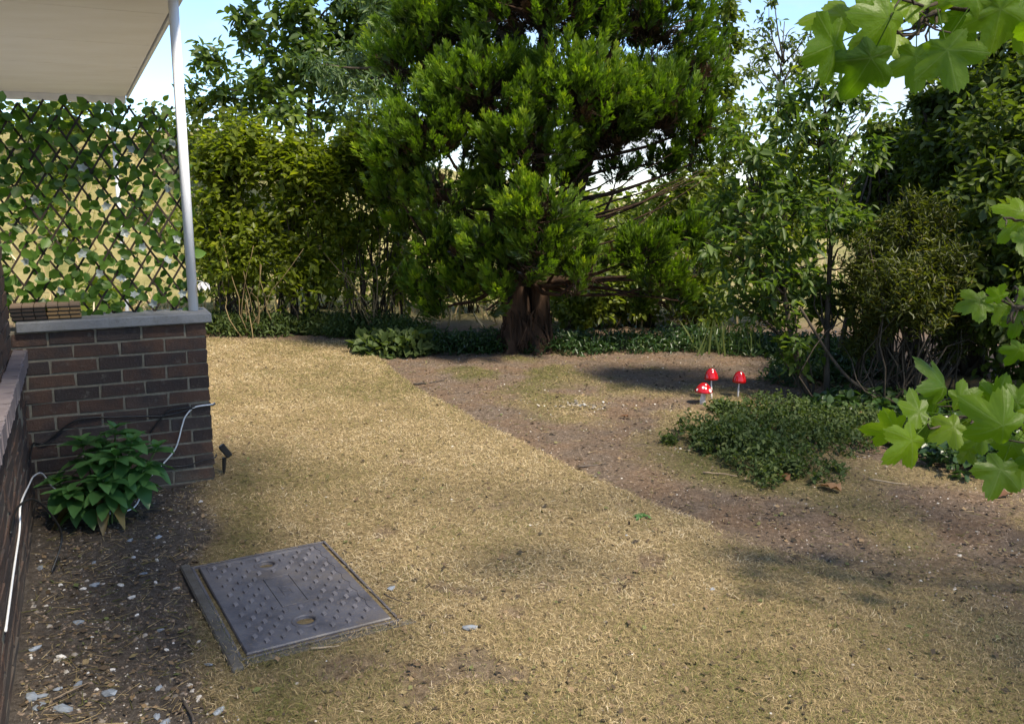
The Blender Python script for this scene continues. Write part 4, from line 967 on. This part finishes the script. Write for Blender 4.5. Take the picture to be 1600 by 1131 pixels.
# ------------------------------------------------------------------ low growth
def hzs(x, y): return height(np.asarray(x, float), np.asarray(y, float))
def patch(name, label, cat, pts, n, ll, hgt, leaf, rng, kind=None, t=LEAF, nl=7, twl=.11):
    """low plants over a set of ground ellipses (x, y, rx, ry)"""
    P = np.array(pts, float); w = P[:, 2]*P[:, 3]; k = rng.choice(len(P), n, p=w/w.sum())
    a2 = rng.uniform(0, 2*np.pi, n); rr = np.sqrt(rng.random(n))
    x = P[k, 0]+np.cos(a2)*rr*P[k, 2]; y = P[k, 1]+np.sin(a2)*rr*P[k, 3]
    dome = np.sqrt(np.clip(1-rr*rr, 0, 1)); z = hzs(x, y)+hgt*dome*rng.uniform(.25, 1.05, n)
    p = np.stack([x, y, z], -1)
    d = norm(np.stack([np.cos(a2)*rr*.5, np.sin(a2)*rr*.5, np.full(n, .5)], -1)+rng.normal(size=(n, 3))*.5)
    L = twl*(.6+.8*rng.random(n)); ch = [twigs(p-d*L[:, None]*.6, p+d*L[:, None]*.4, .0022)]
    root = p-d*L[:, None]*.6; g = np.stack([root[:, 0]+rng.normal(0, .03, n), root[:, 1]+rng.normal(0, .03, n), hzs(x, y)-.01], -1)
    m = rng.random(n) < .35; ch.append(twigs(g[m], root[m], .0026))
    j = np.arange(nl); tt = (j+.5)/nl; Q = root[:, None]+d[:, None]*(L[:, None]*tt)[:, :, None]
    s1 = norm(np.cross(d, rng.normal(size=(n, 3)))); s2 = np.cross(d, s1); an = j*2.4
    D = norm(d[:, None]*.5+s1[:, None]*np.cos(an)[None, :, None]+s2[:, None]*np.sin(an)[None, :, None]+rng.normal(size=(n, nl, 3))*.2)
    N = norm(np.array([0, 0, 1.])+rng.normal(size=(n, nl, 3))*.45); ti = np.clip(np.repeat(rng.random(n), nl)*.55+rng.random(n*nl)*.5, 0, 1)
    ch.append(inst(t, Q.reshape(-1, 3), D.reshape(-1, 3), N.reshape(-1, 3), ll*(.6+.8*rng.random(n*nl)), ti))
    b = np.array((P[:, 0].mean(), P[:, 1].mean(), 0)); ch = [(V-b, L2, T, q) for V, L2, T, q in ch]
    o = link(name, mesh_from(name, ch, M[leaf])); o.location = b; tag(o, label, cat, None, kind); return o
patch('ground_shrub', 'low sprawling dark green shrub on the soil in front of the saplings', 'shrub', [(1.75, 5.75, .38, .42), (1.52, 5.2, .24, .40), (2.05, 5.95, .40, .35), (2.35, 5.9, .35, .35), (1.46, 4.88, .12, .20), (2.1, 5.5, .28, .22), (1.25, 5.75, .14, .2), (1.9, 6.3, .4, .25), (1.35, 5.5, .2, .25), (1.75, 4.95, .2, .2), (1.45, 5.55, .3, .3)], 1300, .032, .17, 'cover_leaf', rng)
patch('ground_shrub', 'tiny green tuft at the foot of the toadstools', 'plant', [(1.60, 6.52, .10, .09)], 46, .04, .07, 'cover_leaf', rng)
patch('ground_shrub', 'small green tuft on bare soil left of the sprawling shrub', 'plant', [(1.03, 5.63, .05, .05)], 16, .035, .05, 'cover_leaf', rng)
patch('ivy_patch', 'ivy covering the ground at the foot of the dark hedge', 'ivy', [(2.9, 5.6, .45, .5), (3.4, 5.3, .6, .6), (2.75, 6.5, .55, .4), (3.6, 6.3, .8, .6), (2.7, 5.05, .22, .25), (3.1, 4.9, .3, .25), (4.2, 5.4, .7, .8)], 1900, .055, .15, 'ivy_ground', rng, 'stuff', ROUND, 5)
patch('undergrowth', 'dark low undergrowth round the foot of the conifer', 'undergrowth', [(-.75, 9.35, .55, .35), (-.2, 9.4, .5, .4), (.5, 9.25, .5, .35), (1.1, 9.45, .6, .4), (1.9, 9.6, .6, .45), (2.6, 9.4, .6, .5), (-1.1, 9.3, .3, .35), (3.2, 9.0, .6, .6), (3.0, 8.1, .6, .5), (2.6, 7.7, .4, .3)], 3000, .060, .18, 'ivy_ground', rng, 'stuff', LANCE, 6, .14)
patch('undergrowth', 'low green undergrowth along the foot of the left hedge', 'undergrowth', [(-3.5, 10.35, .5, .35), (-2.9, 10.35, .5, .3), (-2.2, 10.5, .5, .32), (-1.6, 10.3, .45, .35), (-1.2, 9.9, .4, .4), (-4.2, 10.3, .5, .5), (-1.9, 10.2, .3, .25)], 2300, .065, .24, 'cover_leaf', rng, 'stuff', LANCE, 6, .15)
patch('leafy_shrub', 'pale-edged leafy plant at the far end of the lawn edge', 'plant', [(-1.35, 9.15, .30, .22), (-1.0, 9.05, .22, .16)], 190, .11, .20, 'cover_leaf', rng, None, LEAF, 5, .14)
# sword-leaved grasses right of the conifer foot
P = np.stack([rng.uniform(1.9, 2.6, 110), rng.uniform(8.9, 9.9, 110), np.zeros(110)], -1); D = norm(rng.normal(0, .28, (110, 3))+np.array([0, 0, 1.]))
BL = tmpl([(-.03, 0, 0), (.03, 0, 0), (.025, .55, .03), (0, 1, -.12), (-.025, .55, .03)], [(0, 1, 2, 4), (4, 2, 3)])
tag(link('long_grass', mesh_from('long_grass', [inst(BL, P, D, rng.normal(size=P.shape), rng.uniform(.18, .42, 110), rng.random(110), .9)], M['cover_leaf'])), 'tall grass growing behind the toadstools', 'grass', None, 'stuff')

# far hedgerow closing the view
lb = [(x, 38+rng.normal(0, 1.5), rng.uniform(.6, 1.3), rng.uniform(1.5, 2.5), 1.2, rng.uniform(.9, 1.7)) for x in np.arange(-9, 30, 2.2)]
tag(link('far_hedgerow', mesh_from('far_hedgerow', cloud(lb, 3200, .6, 4, .34, rng, LEAF, .5, .2, .7, .5, 0, 1.2, 0), M['far_leaf'])), 'pale sunlit hedgerow far behind the garden', 'hedge', None, 'stuff')
lb = [(-13+k*1.2, 18.5+rng.normal(0, .5), 3.1+rng.normal(0, .15), .7, .6, .5) for k in range(7)]+[(-5.4-rng.uniform(0, 4.5), yq, hz(-7, yq)+.15, .35, .3, .3) for yq in rng.uniform(12, 17.5, 16)]
tag(link('bank_scrub', mesh_from('bank_scrub', cloud(lb, 1000, .3, 5, .14, rng, LEAF, .3, .3, .7, .5, 0, 1.2, 0), M['far_leaf'])), 'pale scrub on the dry bank behind the leafy screen', 'scrub', None, 'stuff')

# ------------------------------------------------------------------ maple at the right, overhanging
def maple_mesh(seed, droop):
    r = np.random.default_rng(seed); bm = bmesh.new()
    lob_ = [(-2.2, .56), (-1.12, .86), (0, 1.0), (1.12, .86), (2.2, .56)]
    out = [(-2.75, .36)]
    for k, (a2, l) in enumerate(lob_):
        for da, f_ in ((-.40, .74), (-.29, .86), (-.24, .83), (-.12, .96), (-.08, .92), (0, 1.03), (.08, .92), (.12, .96), (.24, .83), (.29, .86), (.40, .74)):
            out.append((a2+da, l*f_*(1+r.normal(0, .02))))
        if k < 4: out.append(((a2+lob_[k+1][0])/2, .54*(l+lob_[k+1][1])/1.86))
    out.append((2.75, .36))
    def co(a2, l):
        x = math.sin(a2)*l*.62; y = math.cos(a2)*l*.62+.36
        z = -droop*(x*x+ (y-.3)**2)*.9+.05*math.cos(a2*5)*l+.05*math.sin(x*9+seed)*math.cos(y*7+seed*2)*l
        return (x, y, z)
    c_ = bm.verts.new(co(0, 0)); ring_ = [bm.verts.new(co(*q)) for q in out]
    mid = [bm.verts.new(co(a2, l*.5)) for a2, l in out]
    bs = bm.verts.new((0, .20, .0))
    n = len(out)
    for k in range(n-1):
        bm.faces.new((mid[k], ring_[k], ring_[k+1], mid[k+1])); bm.faces.new((c_, mid[k], mid[k+1]))
    bm.faces.new((c_, mid[-1], bs)); bm.faces.new((c_, bs, mid[0])); bm.faces.new((mid[-1], ring_[-1], bs)); bm.faces.new((bs, ring_[0], mid[0]))
    bm.faces.ensure_lookup_table()
    # petiole
    r0 = .010
    q = [bm.verts.new(p) for p in ((-r0, .2, 0), (r0, .2, 0), (r0, -.25, .05), (-r0, -.25, .05), (0, .2, r0*1.6), (0, -.25, .05+r0*1.6))]
    bm.faces.new((q[0], q[1], q[2], q[3])); bm.faces.new((q[1], q[4], q[5], q[2])); bm.faces.new((q[4], q[0], q[3], q[5]))
    bmesh.ops.recalc_face_normals(bm, faces=bm.faces)
    return bm_mesh('leaf', bm, M['maple'], True)
mrng = np.random.default_rng(77)
mb = np.array((3.75, 2.55, 0.0))
maple = empty('maple_tree', tuple(mb)); tag(maple, 'maple with big bright green lobed leaves hanging in from the right', 'tree')
mleaf = [maple_mesh(k, dr) for k, dr in enumerate((.3, .6, 1.0, -.3, 1.3))]
lw = [(1475, 600, 110, 92, 3.2), (1393, 672, 190, 86, 3.15), (1432, 642, 170, 76, 3.2), (1422, 692, 222, 92, 3.1), (1458, 622, 200, 58, 3.3), (1503, 622, 20, 60, 3.25), (1487, 668, 205, 72, 3.1), (1530, 682, 210, 62, 3.2), (1562, 662, 150, 108, 2.9), (1560, 622, 95, 72, 3.2), (1592, 626, 60, 64, 3.1), (1582, 700, 240, 62, 3.1), (1512, 705, 222, 50, 3.15), (1562, 738, 245, 92, 3.0), (1600, 690, 300, 70, 3.0), (1600, 725, 260, 70, 3.1), (1540, 612, 30, 42, 3.3), (1520, 655, 170, 70, 3.3), (1450, 668, 250, 60, 3.25), (1620, 650, 20, 90, 3.0), (1630, 720, 280, 90, 3.0), (1540, 655, 200, 60, 3.25)]
tp_ = [(1312, 25, 170, 110, 2.6), (1300, 72, 205, 112, 2.55), (1385, 35, 235, 105, 2.6), (1358, 98, 250, 110, 2.5), (1432, 95, 275, 92, 2.6), (1400, 62, 200, 80, 2.7), (1482, 85, 280, 104, 2.5), (1500, 30, 310, 80, 2.7), (1562, 22, 270, 112, 2.5), (1450, 15, 100, 92, 2.6), (1595, 25, 300, 100, 2.6), (1420, 5, 140, 90, 2.7), (1350, 5, 120, 100, 2.6), (1530, -10, 60, 100, 2.6), (1640, 40, 280, 110, 2.5), (1480, -30, 90, 100, 2.7), (1400, -30, 90, 110, 2.65)]
rt = [(1588, 350, 215, 60, 3.0), (1592, 330, 150, 62, 3.0), (1600, 372, 250, 58, 3.05), (1620, 340, 20, 70, 3.0), (1530, 472, 190, 68, 3.1), (1568, 482, 240, 52, 3.1), (1592, 500, 260, 60, 3.1), (1560, 462, 150, 42, 3.15), (1592, 548, 250, 52, 3.1), (1610, 470, 30, 70, 3.1)]
nodes_low, nodes_top, nodes_rt = [], [], []
for lst, store in ((lw, nodes_low), (tp_, nodes_top), (rt, nodes_rt)):
    for x, y, a2, s, Y in lst:
        p = at(x, y, Y+mrng.normal(0, .06)); sz_ = s*Y/FPX*.98; a2 = R_(a2)
        d = np.array((math.cos(a2), mrng.normal(-.1, .3), math.sin(a2))); d = d/np.linalg.norm(d)
        n = np.array((mrng.normal(0, .55), -1, mrng.normal(.55, .55)))
        p0 = p-d*sz_*.42; store.append(p-d*sz_*.62)
        place_leaf(mleaf[int(mrng.integers(5))], maple, tuple(p0-mb), d, n, sz_)
ch = []
def twig_to(root, nodes):
    root = np.array(root)
    for q in nodes: ch.append(tube(bend(root+(q-root)*mrng.uniform(.0, .3), q, .03, mrng, 6)-mb, np.linspace(.006, .002, 6), 5, .4))
ch.append(tube(bend(mb, (3.9, 2.7, 5.0), .06, mrng, 9)-mb, np.linspace(.14, .06, 9), 10, .4, .08, mrng))
for rt_, en in (((3.78, 2.6, .75), tuple(at(1520, 650, 3.2))), ((3.8, 2.62, 2.0), tuple(at(1470, 10, 2.7))), ((3.78, 2.6, 1.1), tuple(at(1585, 480, 3.1))), ((3.8, 2.6, 1.6), tuple(at(1610, 345, 3.0)))):
    ch.append(tube(bend(rt_, en, .05, mrng, 8)-mb, np.linspace(.03, .007, 8), 7, .4))
twig_to(at(1520, 650, 3.2), nodes_low); twig_to(at(1470, 10, 2.7), nodes_top)
twig_to(at(1585, 480, 3.1), nodes_rt[4:]); twig_to(at(1610, 345, 3.0), nodes_rt[:4])
for e in ((.3, 2.4, 5.0), (.75, 1.4, 5.2), (1.25, .4, 5.2), (-.2, 1.5, 5.4), (4.6, .2, 5.2), (4.6, 2.4, 5.8)): ch.append(tube(bend((3.88, 2.68, 3.2), e, .1, mrng, 7)-mb, np.linspace(.05, .012, 7), 7, .4))  # limbs reaching out to the added shading clumps
link('trunk', mesh_from('trunk', ch, M['bark'], True), maple)
lb = [(.3, 2.4, 5.0, .8, .7, .5), (.75, 1.4, 5.2, .8, .7, .5), (1.25, .4, 5.2, .8, .7, .5), (-.2, 1.5, 5.4, .6, .6, .4), (4.6, .2, 5.2, .7, .7, .5), (4.6, 2.4, 5.8, .6, .6, .5)]  # leaf clumps out of view, placed to shade the wall and soil
cr = cloud(lb, 300, .3, 5, .15, mrng, ROUND, .2, .2, .6, .5, 0, 1.3)
link('crown', mesh_from('crown', [(V-mb, a2, b2, c2) for V, a2, b2, c2 in cr], M['maple_shade_mass']), maple)

# ------------------------------------------------------------------ dry grass
g = np.random.default_rng(9)
def gblade(curl, side, seed):
    r = np.random.default_rng(seed); w = .030
    pts = [(0, 0, 0), (side*.10, .36, curl*.16), (side*.34, .70, curl*.14), (side*.72, .93, curl*.02)]
    V = []
    for k, p in enumerate(pts[:-1]): ww = w*(1-.2*k); V += [(p[0]-ww, p[1], p[2]), (p[0]+ww, p[1], p[2])]
    V.append(pts[-1]); return tmpl(V, [(0, 1, 3, 2), (2, 3, 5, 4), (4, 5, 6)])
GB = [gblade(c_, s_, k) for k, (c_, s_) in enumerate(((1, .1), (1.6, .6), (1.2, -.6), (.7, 1.0), (2.2, -.2), (.8, -1.0)))]
GS = [tmpl([(-.030, 0, 0), (.030, 0, 0), (.024+k*.25, .6, .16), (-.024+k*.25, .6, .16), (k*.6, .95, .05)], [(0, 1, 2, 3), (3, 2, 4)]) for k in (.1, .6, -.6, 1.0, -.2, -1.0)]
N = 660000
yy = 2.1+7.9*g.random(N)**1.25; half = np.minimum(.64*yy+.35, 3.6)
xx = (g.random(N)*2-1)*half
keep = g.random(N) < np.clip((half/3.6)*1.25, .0, 1)*np.interp(yy, [2, 4, 6, 10], [1, .95, .9, .9])
xx, yy = xx[keep], yy[keep]
dd, mo, so = zones(xx, yy)
keep = g.random(len(xx)) < dd*np.where(edge_sd(xx, yy) > .1, .8, 1)
cw = (xx-LX)*Av[0]+(yy-LY)*Av[1]; bw = (xx-LX)*Bv[0]+(yy-LY)*Bv[1]
keep &= ~((cw > -.02) & (cw < .25) & (bw < .96)) & ~((bw < .05) & (cw < .3))
mx = (xx+1.37)*math.cos(R_(30))+(yy-3.63)*math.sin(R_(30)); my = -(xx+1.37)*math.sin(R_(30))+(yy-3.63)*math.cos(R_(30))
keep &= ~((mx > -.02) & (mx < W_+.018) & (my < .018) & (my > -L_ +.0 if False else (mx > -.02) & (mx < W_+.018) & (my < .018) & (my > -.885)))
xx, yy, mo, dd = xx[keep], yy[keep], mo[keep], dd[keep]
n = len(xx); print('grass blades', n)
az = g.uniform(0, 2*np.pi, n); el = np.abs(g.normal(.10, .20, n))
D = np.stack([np.cos(az)*np.cos(el), np.sin(az)*np.cos(el), np.sin(el)], -1)
P = np.stack([xx, yy, hzs(xx, yy)+g.uniform(-.002, .012, n)], -1)
big = vnoise(xx, yy, 31, 3, 1.3); fine = vnoise(xx, yy, 33, 3, 7)
tint = np.clip(.57+g.normal(0, .20, n)-mo*.42+big*.22+fine*.26-np.clip(4.2-yy, 0, 1.6)*.07-np.clip(xx-.3, 0, 2)*.07, .0, 1)
grn = g.random(n) < .07+.25*np.clip(mo, 0, 1)+.45*np.clip(vnoise(xx, yy, 61, 3, 2.6)*1.6-.35, 0, 1); tint[grn] = g.uniform(0, .3, grn.sum())
s = g.uniform(.013, .032, n)*(1+.12*np.clip(yy-4, 0, 5)*.6)
ch = []
for q in range(6):
    for m, tm in (((np.arange(n) % 6 == q) & (yy < 3.3), GB[q]), ((np.arange(n) % 6 == q) & (yy >= 3.3), GS[q])):
        ch.append(inst(tm, P[m], D[m], np.array([0, 0, 1.])+g.normal(0, .35, (m.sum(), 3)), s[m], tint[m], 1.0+.10*np.clip(yy[m]-4, 0, 5)))
tag(link('dry_grass', mesh_from('dry_grass', ch, M['straw'])), 'parched straw-coloured lawn grass with mossy green patches', 'grass', None, 'stuff')

# ------------------------------------------------------------------ chips, stones, twigs
CH = tmpl([(-.5, -.3, 0), (.4, -.4, 0), (.55, .25, 0), (-.1, .5, 0), (-.3, -.15, .28), (.3, -.15, .3), (.1, .28, .26)], [(0, 1, 5, 4), (1, 2, 6, 5), (2, 3, 6), (3, 0, 4, 6), (4, 5, 6)])
n = 20000
yy = 2.1+7.4*g.random(n)**1.2; xx = g.uniform(-1, 1, n)*np.minimum(.64*yy+.3, 3.6); dd, mo, so = zones(xx, yy)
keep = g.random(n) < np.clip(so*1.0+(edge_sd(xx, yy) > 0)*.24*(1-dd*.6)+.06, 0, 1)
bw = (xx-LX)*Bv[0]+(yy-LY)*Bv[1]; cw = (xx-LX)*Av[0]+(yy-LY)*Av[1]
mx = (xx+1.37)*math.cos(R_(30))+(yy-3.63)*math.sin(R_(30)); my = -(xx+1.37)*math.sin(R_(30))+(yy-3.63)*math.cos(R_(30))
keep &= (bw > .06) & ~((cw > -.02) & (cw < .25) & (bw < .96)) & ~((mx > -.13) & (mx < W_+.03) & (my < .03) & (my > -.93))
xx, yy, so = xx[keep], yy[keep], so[keep]; n = len(xx)
az = g.uniform(0, 6.28, n); D = np.stack([np.cos(az), np.sin(az), g.normal(0, .15, n)], -1)
s = np.clip(g.lognormal(-4.85, .50, n), .004, .028)*np.where(so > .5, 1.15, 1)
ti = np.clip(g.beta(1.5, 2.2, n)+np.where(so > .5, .02, .16), 0, 1)
tag(link('chippings', mesh_from('chippings', [inst(CH, np.stack([xx, yy, hzs(xx, yy)-.001], -1), D, np.tile([[0, 0, 1.]], (n, 1))+g.normal(0, .2, (n, 3)), s, ti, g.uniform(.5, 1.1, n))], M['chips'])), 'pale stone and shell chippings strewn over the soil', 'chippings', None, 'stuff')
n = 11000
yy = 2.1+7.2*g.random(n)**1.1; xx = g.uniform(-1, 1, n)*np.minimum(.64*yy+.3, 3.6); dd, mo, so = zones(xx, yy)
keep = g.random(n) < np.clip(so*.9+(edge_sd(xx, yy) > 0)*.35+.03, 0, 1)
bw = (xx-LX)*Bv[0]+(yy-LY)*Bv[1]; cw = (xx-LX)*Av[0]+(yy-LY)*Av[1]
mx = (xx+1.37)*math.cos(R_(30))+(yy-3.63)*math.sin(R_(30)); my = -(xx+1.37)*math.sin(R_(30))+(yy-3.63)*math.cos(R_(30))
keep &= (bw > .06) & ~((cw > -.05) & (cw < .28) & (bw < .98)) & ~((mx > -.03) & (mx < W_+.03) & (my < .03) & (my > -.89))
xx, yy = xx[keep], yy[keep]; n = len(xx); az = g.uniform(0, 6.28, n); ln = g.uniform(.02, .09, n)
a0 = np.stack([xx, yy, hzs(xx, yy)+.004], -1); b0 = a0+np.stack([np.cos(az)*ln, np.sin(az)*ln, g.uniform(0, .012, n)], -1)
tt_ = twigs(a0, b0, g.uniform(.0008, .0022, n)); tt_ = (tt_[0], tt_[1], tt_[2], np.repeat(g.uniform(.05, .75, n), 6))
tag(link('litter', mesh_from('litter', [tt_], M['straw'])), 'thin dry stalks and twiglets scattered over the soil', 'plant litter', None, 'stuff')

CR = tmpl([(-.5, -.35, 0), (.5, -.3, 0), (0, .5, 0), (.05, 0, .45)], [(0, 1, 3), (1, 2, 3), (2, 0, 3)])
def strewn(name, label, cat, n, tm, prob, size, tints, mat, lift=0.0, tilt=.4):
    yy = 2.1+7.6*g.random(n)**1.15; xx = g.uniform(-1, 1, n)*np.minimum(.64*yy+.3, 3.6); dd, mo, so = zones(xx, yy)
    bw = (xx-LX)*Bv[0]+(yy-LY)*Bv[1]; cw = (xx-LX)*Av[0]+(yy-LY)*Av[1]
    mx = (xx+1.37)*math.cos(R_(30))+(yy-3.63)*math.sin(R_(30)); my = -(xx+1.37)*math.sin(R_(30))+(yy-3.63)*math.cos(R_(30))
    k = (g.random(n) < prob(dd, so)) & (bw > .06) & ~((cw > -.02) & (cw < .25) & (bw < .96)) & ~((mx > -.03) & (mx < W_+.03) & (my < .03) & (my > -.89))
    xx, yy = xx[k], yy[k]; m = len(xx); az = g.uniform(0, 6.28, m)
    tag(link(name, mesh_from(name, [inst(tm, np.stack([xx, yy, hzs(xx, yy)+lift+g.uniform(0, abs(lift), m)], -1), np.stack([np.cos(az), np.sin(az), g.normal(0, tilt*.5, m)], -1), np.tile([[0, 0, 1.]], (m, 1))+g.normal(0, tilt, (m, 3)), g.uniform(*size, m)*g.uniform(.5, 1, m), g.uniform(*tints, m))], M[mat])), label, cat, None, 'stuff')
t = NT('crumb_soil'); t.col(t.ramp(t.attr('tint'), [(0, (.07, .053, .040)), (.6, (.17, .128, .096)), (1, (.26, .20, .155))])).set(.95, .1); M['crumb'] = t.m
t = NT('scrap'); t.col(t.ramp(t.attr('tint'), [(0, (.035, .028, .020)), (.5, (.11, .075, .045)), (.8, (.22, .15, .085)), (1, (.10, .12, .04))])).set(.85, .2); M['scrap'] = t.m
strewn('soil_crumbs', 'crumbs of dry grey-brown soil', 'soil', 42000, CR, lambda d, so: np.clip(1.1-d*1.3, 0.02, 1), (.006, .022), (0, 1), 'crumb', -.001, .25)
strewn('leaf_scraps', 'scraps of dead leaf and bark strewn over lawn and soil', 'plant litter', 20000, DIAM, lambda d, so: np.clip(.85-d*.38, 0, 1), (.010, .042), (0, 1), 'scrap', .006, .45)
n = 5200; fx_ = g.uniform(-11, 9, n); fy_ = 10.9+g.random(n)**1.6*14
tag(link('meadow_grass', mesh_from('meadow_grass', [inst(BL, np.stack([fx_, fy_, hzs(fx_, fy_)-.01], -1), norm(g.normal(0, .45, (n, 3))+np.array([0, 0, 1.])), g.normal(size=(n, 3)), g.uniform(.10, .30, n)*(.7+.3*fy_/11), np.clip(g.normal(.45, .25, n), 0, 1), 1.5)], M['straw'])), 'rough dry meadow grass beyond the garden', 'grass', None, 'stuff')
def pebble_mesh(name, seed, mat, flat):
    r = np.random.default_rng(seed); bm = bmesh.new(); bmesh.ops.create_icosphere(bm, subdivisions=1, radius=.5)
    for v in bm.verts:
        k = 1+r.normal(0, .13); v.co = Vector((v.co.x*k, v.co.y*k*.62, max(v.co.z, -.3)*k*flat))
    return bm_mesh(name, bm, M[mat])
slm = [pebble_mesh('slate_chip', k, 'slate', .32) for k in range(4)]; shm = [pebble_mesh('pale_pebble', 10+k, 'shell', .4) for k in range(3)]
slates = [(-1.33, 2.66, .085), (-1.56, 2.62, .07), (-1.53, 2.63, .045), (-1.51, 2.57, .06), (-1.43, 2.56, .085), (-1.67, 3.16, .065), (-1.72, 2.94, .062), (-1.87, 3.72, .045), (-1.82, 3.98, .05), (-1.76, 3.49, .06), (-1.33, 3.10, .05), (-1.50, 2.67, .045), (-1.12, 2.53, .055), (-1.08, 2.49, .06), (-.93, 2.55, .055), (-1.055, 2.83, .05), (-1.18, 2.70, .042), (-1.45, 2.70, .055), (-2.08, 3.66, .05), (-1.70, 4.02, .05), (-1.60, 3.60, .05)]
for k, (x, y, s) in enumerate(slates):
    s *= .85
    o = link('slate_chip', slm[k % 4], None, (x, y, hz(x, y)+s*.06), (g.normal(0, .15), g.normal(0, .15), g.uniform(0, 6)), (s, s*g.uniform(.7, 1.1), s)); tag(o, ('large' if s > .051 else 'small')+(' blue-grey slate chip on the soil in the bottom left corner, by the low wall' if y < 2.75 and x < -1.3 else ' blue-grey slate chip at the near end of the inspection cover' if y < 2.9 and x >= -1.3 else ' blue-grey slate chip on the soil near the leafy plant' if y > 3.65 else ' blue-grey slate chip on the soil between low wall and inspection cover'), 'stone', 'slate chips on the bare soil')
pales = [(-1.65, 3.49, .045), (-1.51, 3.51, .035), (-1.79, 3.45, .04), (-2.12, 3.74, .035), (-1.56, 3.38, .04), (-1.60, 2.89, .05), (-1.40, 3.45, .04), (-1.70, 2.88, .03), (-1.25, 2.95, .03), (-1.38, 2.80, .035), (-1.02, 2.62, .035), (-1.47, 3.22, .03), (-1.30, 3.35, .03), (-1.60, 3.75, .035), (-1.15, 3.0, .028)]
for k, (x, y, s) in enumerate(pales):
    s *= .85
    o = link('pale_pebble', shm[k % 3], None, (x, y, hz(x, y)+s*.08), (g.normal(0, .15), g.normal(0, .15), g.uniform(0, 6)), (s, s*g.uniform(.6, 1.0), s)); tag(o, 'pale cream pebble on the soil '+('between leafy plant and inspection cover' if y > 3.3 else 'left of the near end of the inspection cover' if x > -1.45 else 'near the low wall'), 'stone', 'pale pebbles on the bare soil')
o = link('slate_chip', slm[1], None, (-.16, 3.09, hz(-.16, 3.09)+.008), (.05, 0, .2), (.07, .045, .06)); tag(o, 'lone blue-grey slate sliver in the middle of the lawn', 'stone')
o = link('slate_chip', slm[2], None, (-.50, 3.42, hz(-.5, 3.42)+.012), (.05, 0, .9), (.045, .05, .05)); tag(o, 'lone grey-green slate chip on the grass beside the inspection cover', 'stone')
def stick(x, y, ln, az, r, mat, label):
    pts = bend((0, 0, 0), (math.cos(az)*ln, math.sin(az)*ln, .006), ln*.04, g, 7); o = link('stick', mesh_from('stick', [tube(pts, np.linspace(r, r*.5, 7), 6, .5, .2, g)], M[mat], True)); o.location = (x, y, hz(x, y)+.012); tag(o, label, 'stick')
stick(-.72, 2.925, .10, .08, .004, 'twig', 'short pale stick on the grass below the inspection cover')
stick(-.52, 3.36, .14, -.75, .003, 'darktwig', 'thin dark twig on the grass right of the inspection cover')
stick(-1.06, 2.60, .14, -1.0, .006, 'darktwig', 'dark stick lying on the soil at the bottom edge')
stick(-1.48, 2.60, .12, .9, .003, 'twig', 'pale thin stick on the soil among the slate chips')
stick(1.12, 4.98, .20, -.45, .006, 'twig', 'pale stick lying at the foot of the sprawling shrub')
stick(2.05, 4.86, .20, -.55, .005, 'twig', 'pale stick on the ground below the maple leaves')
stick(.40, 5.14, .18, .25, .007, 'darktwig', 'dark curved stick at the worn edge of the lawn')
stick(-.86, 7.55, .30, .5, .008, 'darktwig', 'forked dark stick on the bare soil near the far lawn edge')
dl = leaf_obj_mesh('fallen_leaf', ov(.28, .8), M['deadleaf'], .5, .2, 7, .04, 3)
for x, y, s, az, lab in ((1.56, 4.80, .13, .2, 'curled brown fallen leaf at the foot of the sprawling shrub'), (1.80, 4.62, .15, .6, 'dull brown fallen leaf on the bare patch right of the sprawling shrub'), (2.72, 4.6, .10, 2, 'brown fallen leaf under the lowest maple leaves'), (.86, 6.3, .08, 1.2, 'small brown fallen leaf on the soil left of the toadstools')):
    o = link('fallen_leaf', dl, None, (x, y, hz(x, y)+.018), (.15, .1, az), (s, s, s)); tag(o, lab, 'leaf')
fl_ = empty('fallen_sprig', (.66, 4.25, hz(.66, 4.25)+.006)); tag(fl_, 'small fresh green sprig lying on the dry lawn', 'sprig')
for k in range(6):
    a2 = k*1.05+g.normal(0, .3); place_leaf(pl[1], fl_, (0, 0, .004), (math.cos(a2), math.sin(a2), .25), (0, 0, 1), g.uniform(.035, .06))
n = 70; px2 = g.normal(.56, .13, n); py2 = g.normal(6.68, .10, n); az = g.uniform(0, 6.28, n)
tag(link('petal_litter', mesh_from('petal_litter', [inst(DIAM, np.stack([px2, py2, hzs(px2, py2)+.008], -1), np.stack([np.cos(az), np.sin(az), g.normal(.1, .2, n)], -1), np.tile([[0, 0, 1.]], (n, 1))+g.normal(0, .4, (n, 3)), g.uniform(.02, .05, n), g.beta(1, 1.2, n))], M['chips'])), 'heap of dry grey-brown leaf scraps on the bare soil', 'leaf litter', None, 'stuff')

tris = 0; seen = set()
for o in bpy.data.objects:
    if o.type == 'MESH' and o.data.name not in seen:
        seen.add(o.data.name); tris += sum(len(p.vertices)-2 for p in o.data.polygons) if len(o.data.polygons) < 5000 else len(o.data.loops)-2*len(o.data.polygons)
print('triangles', tris, 'objects', len(bpy.data.objects))
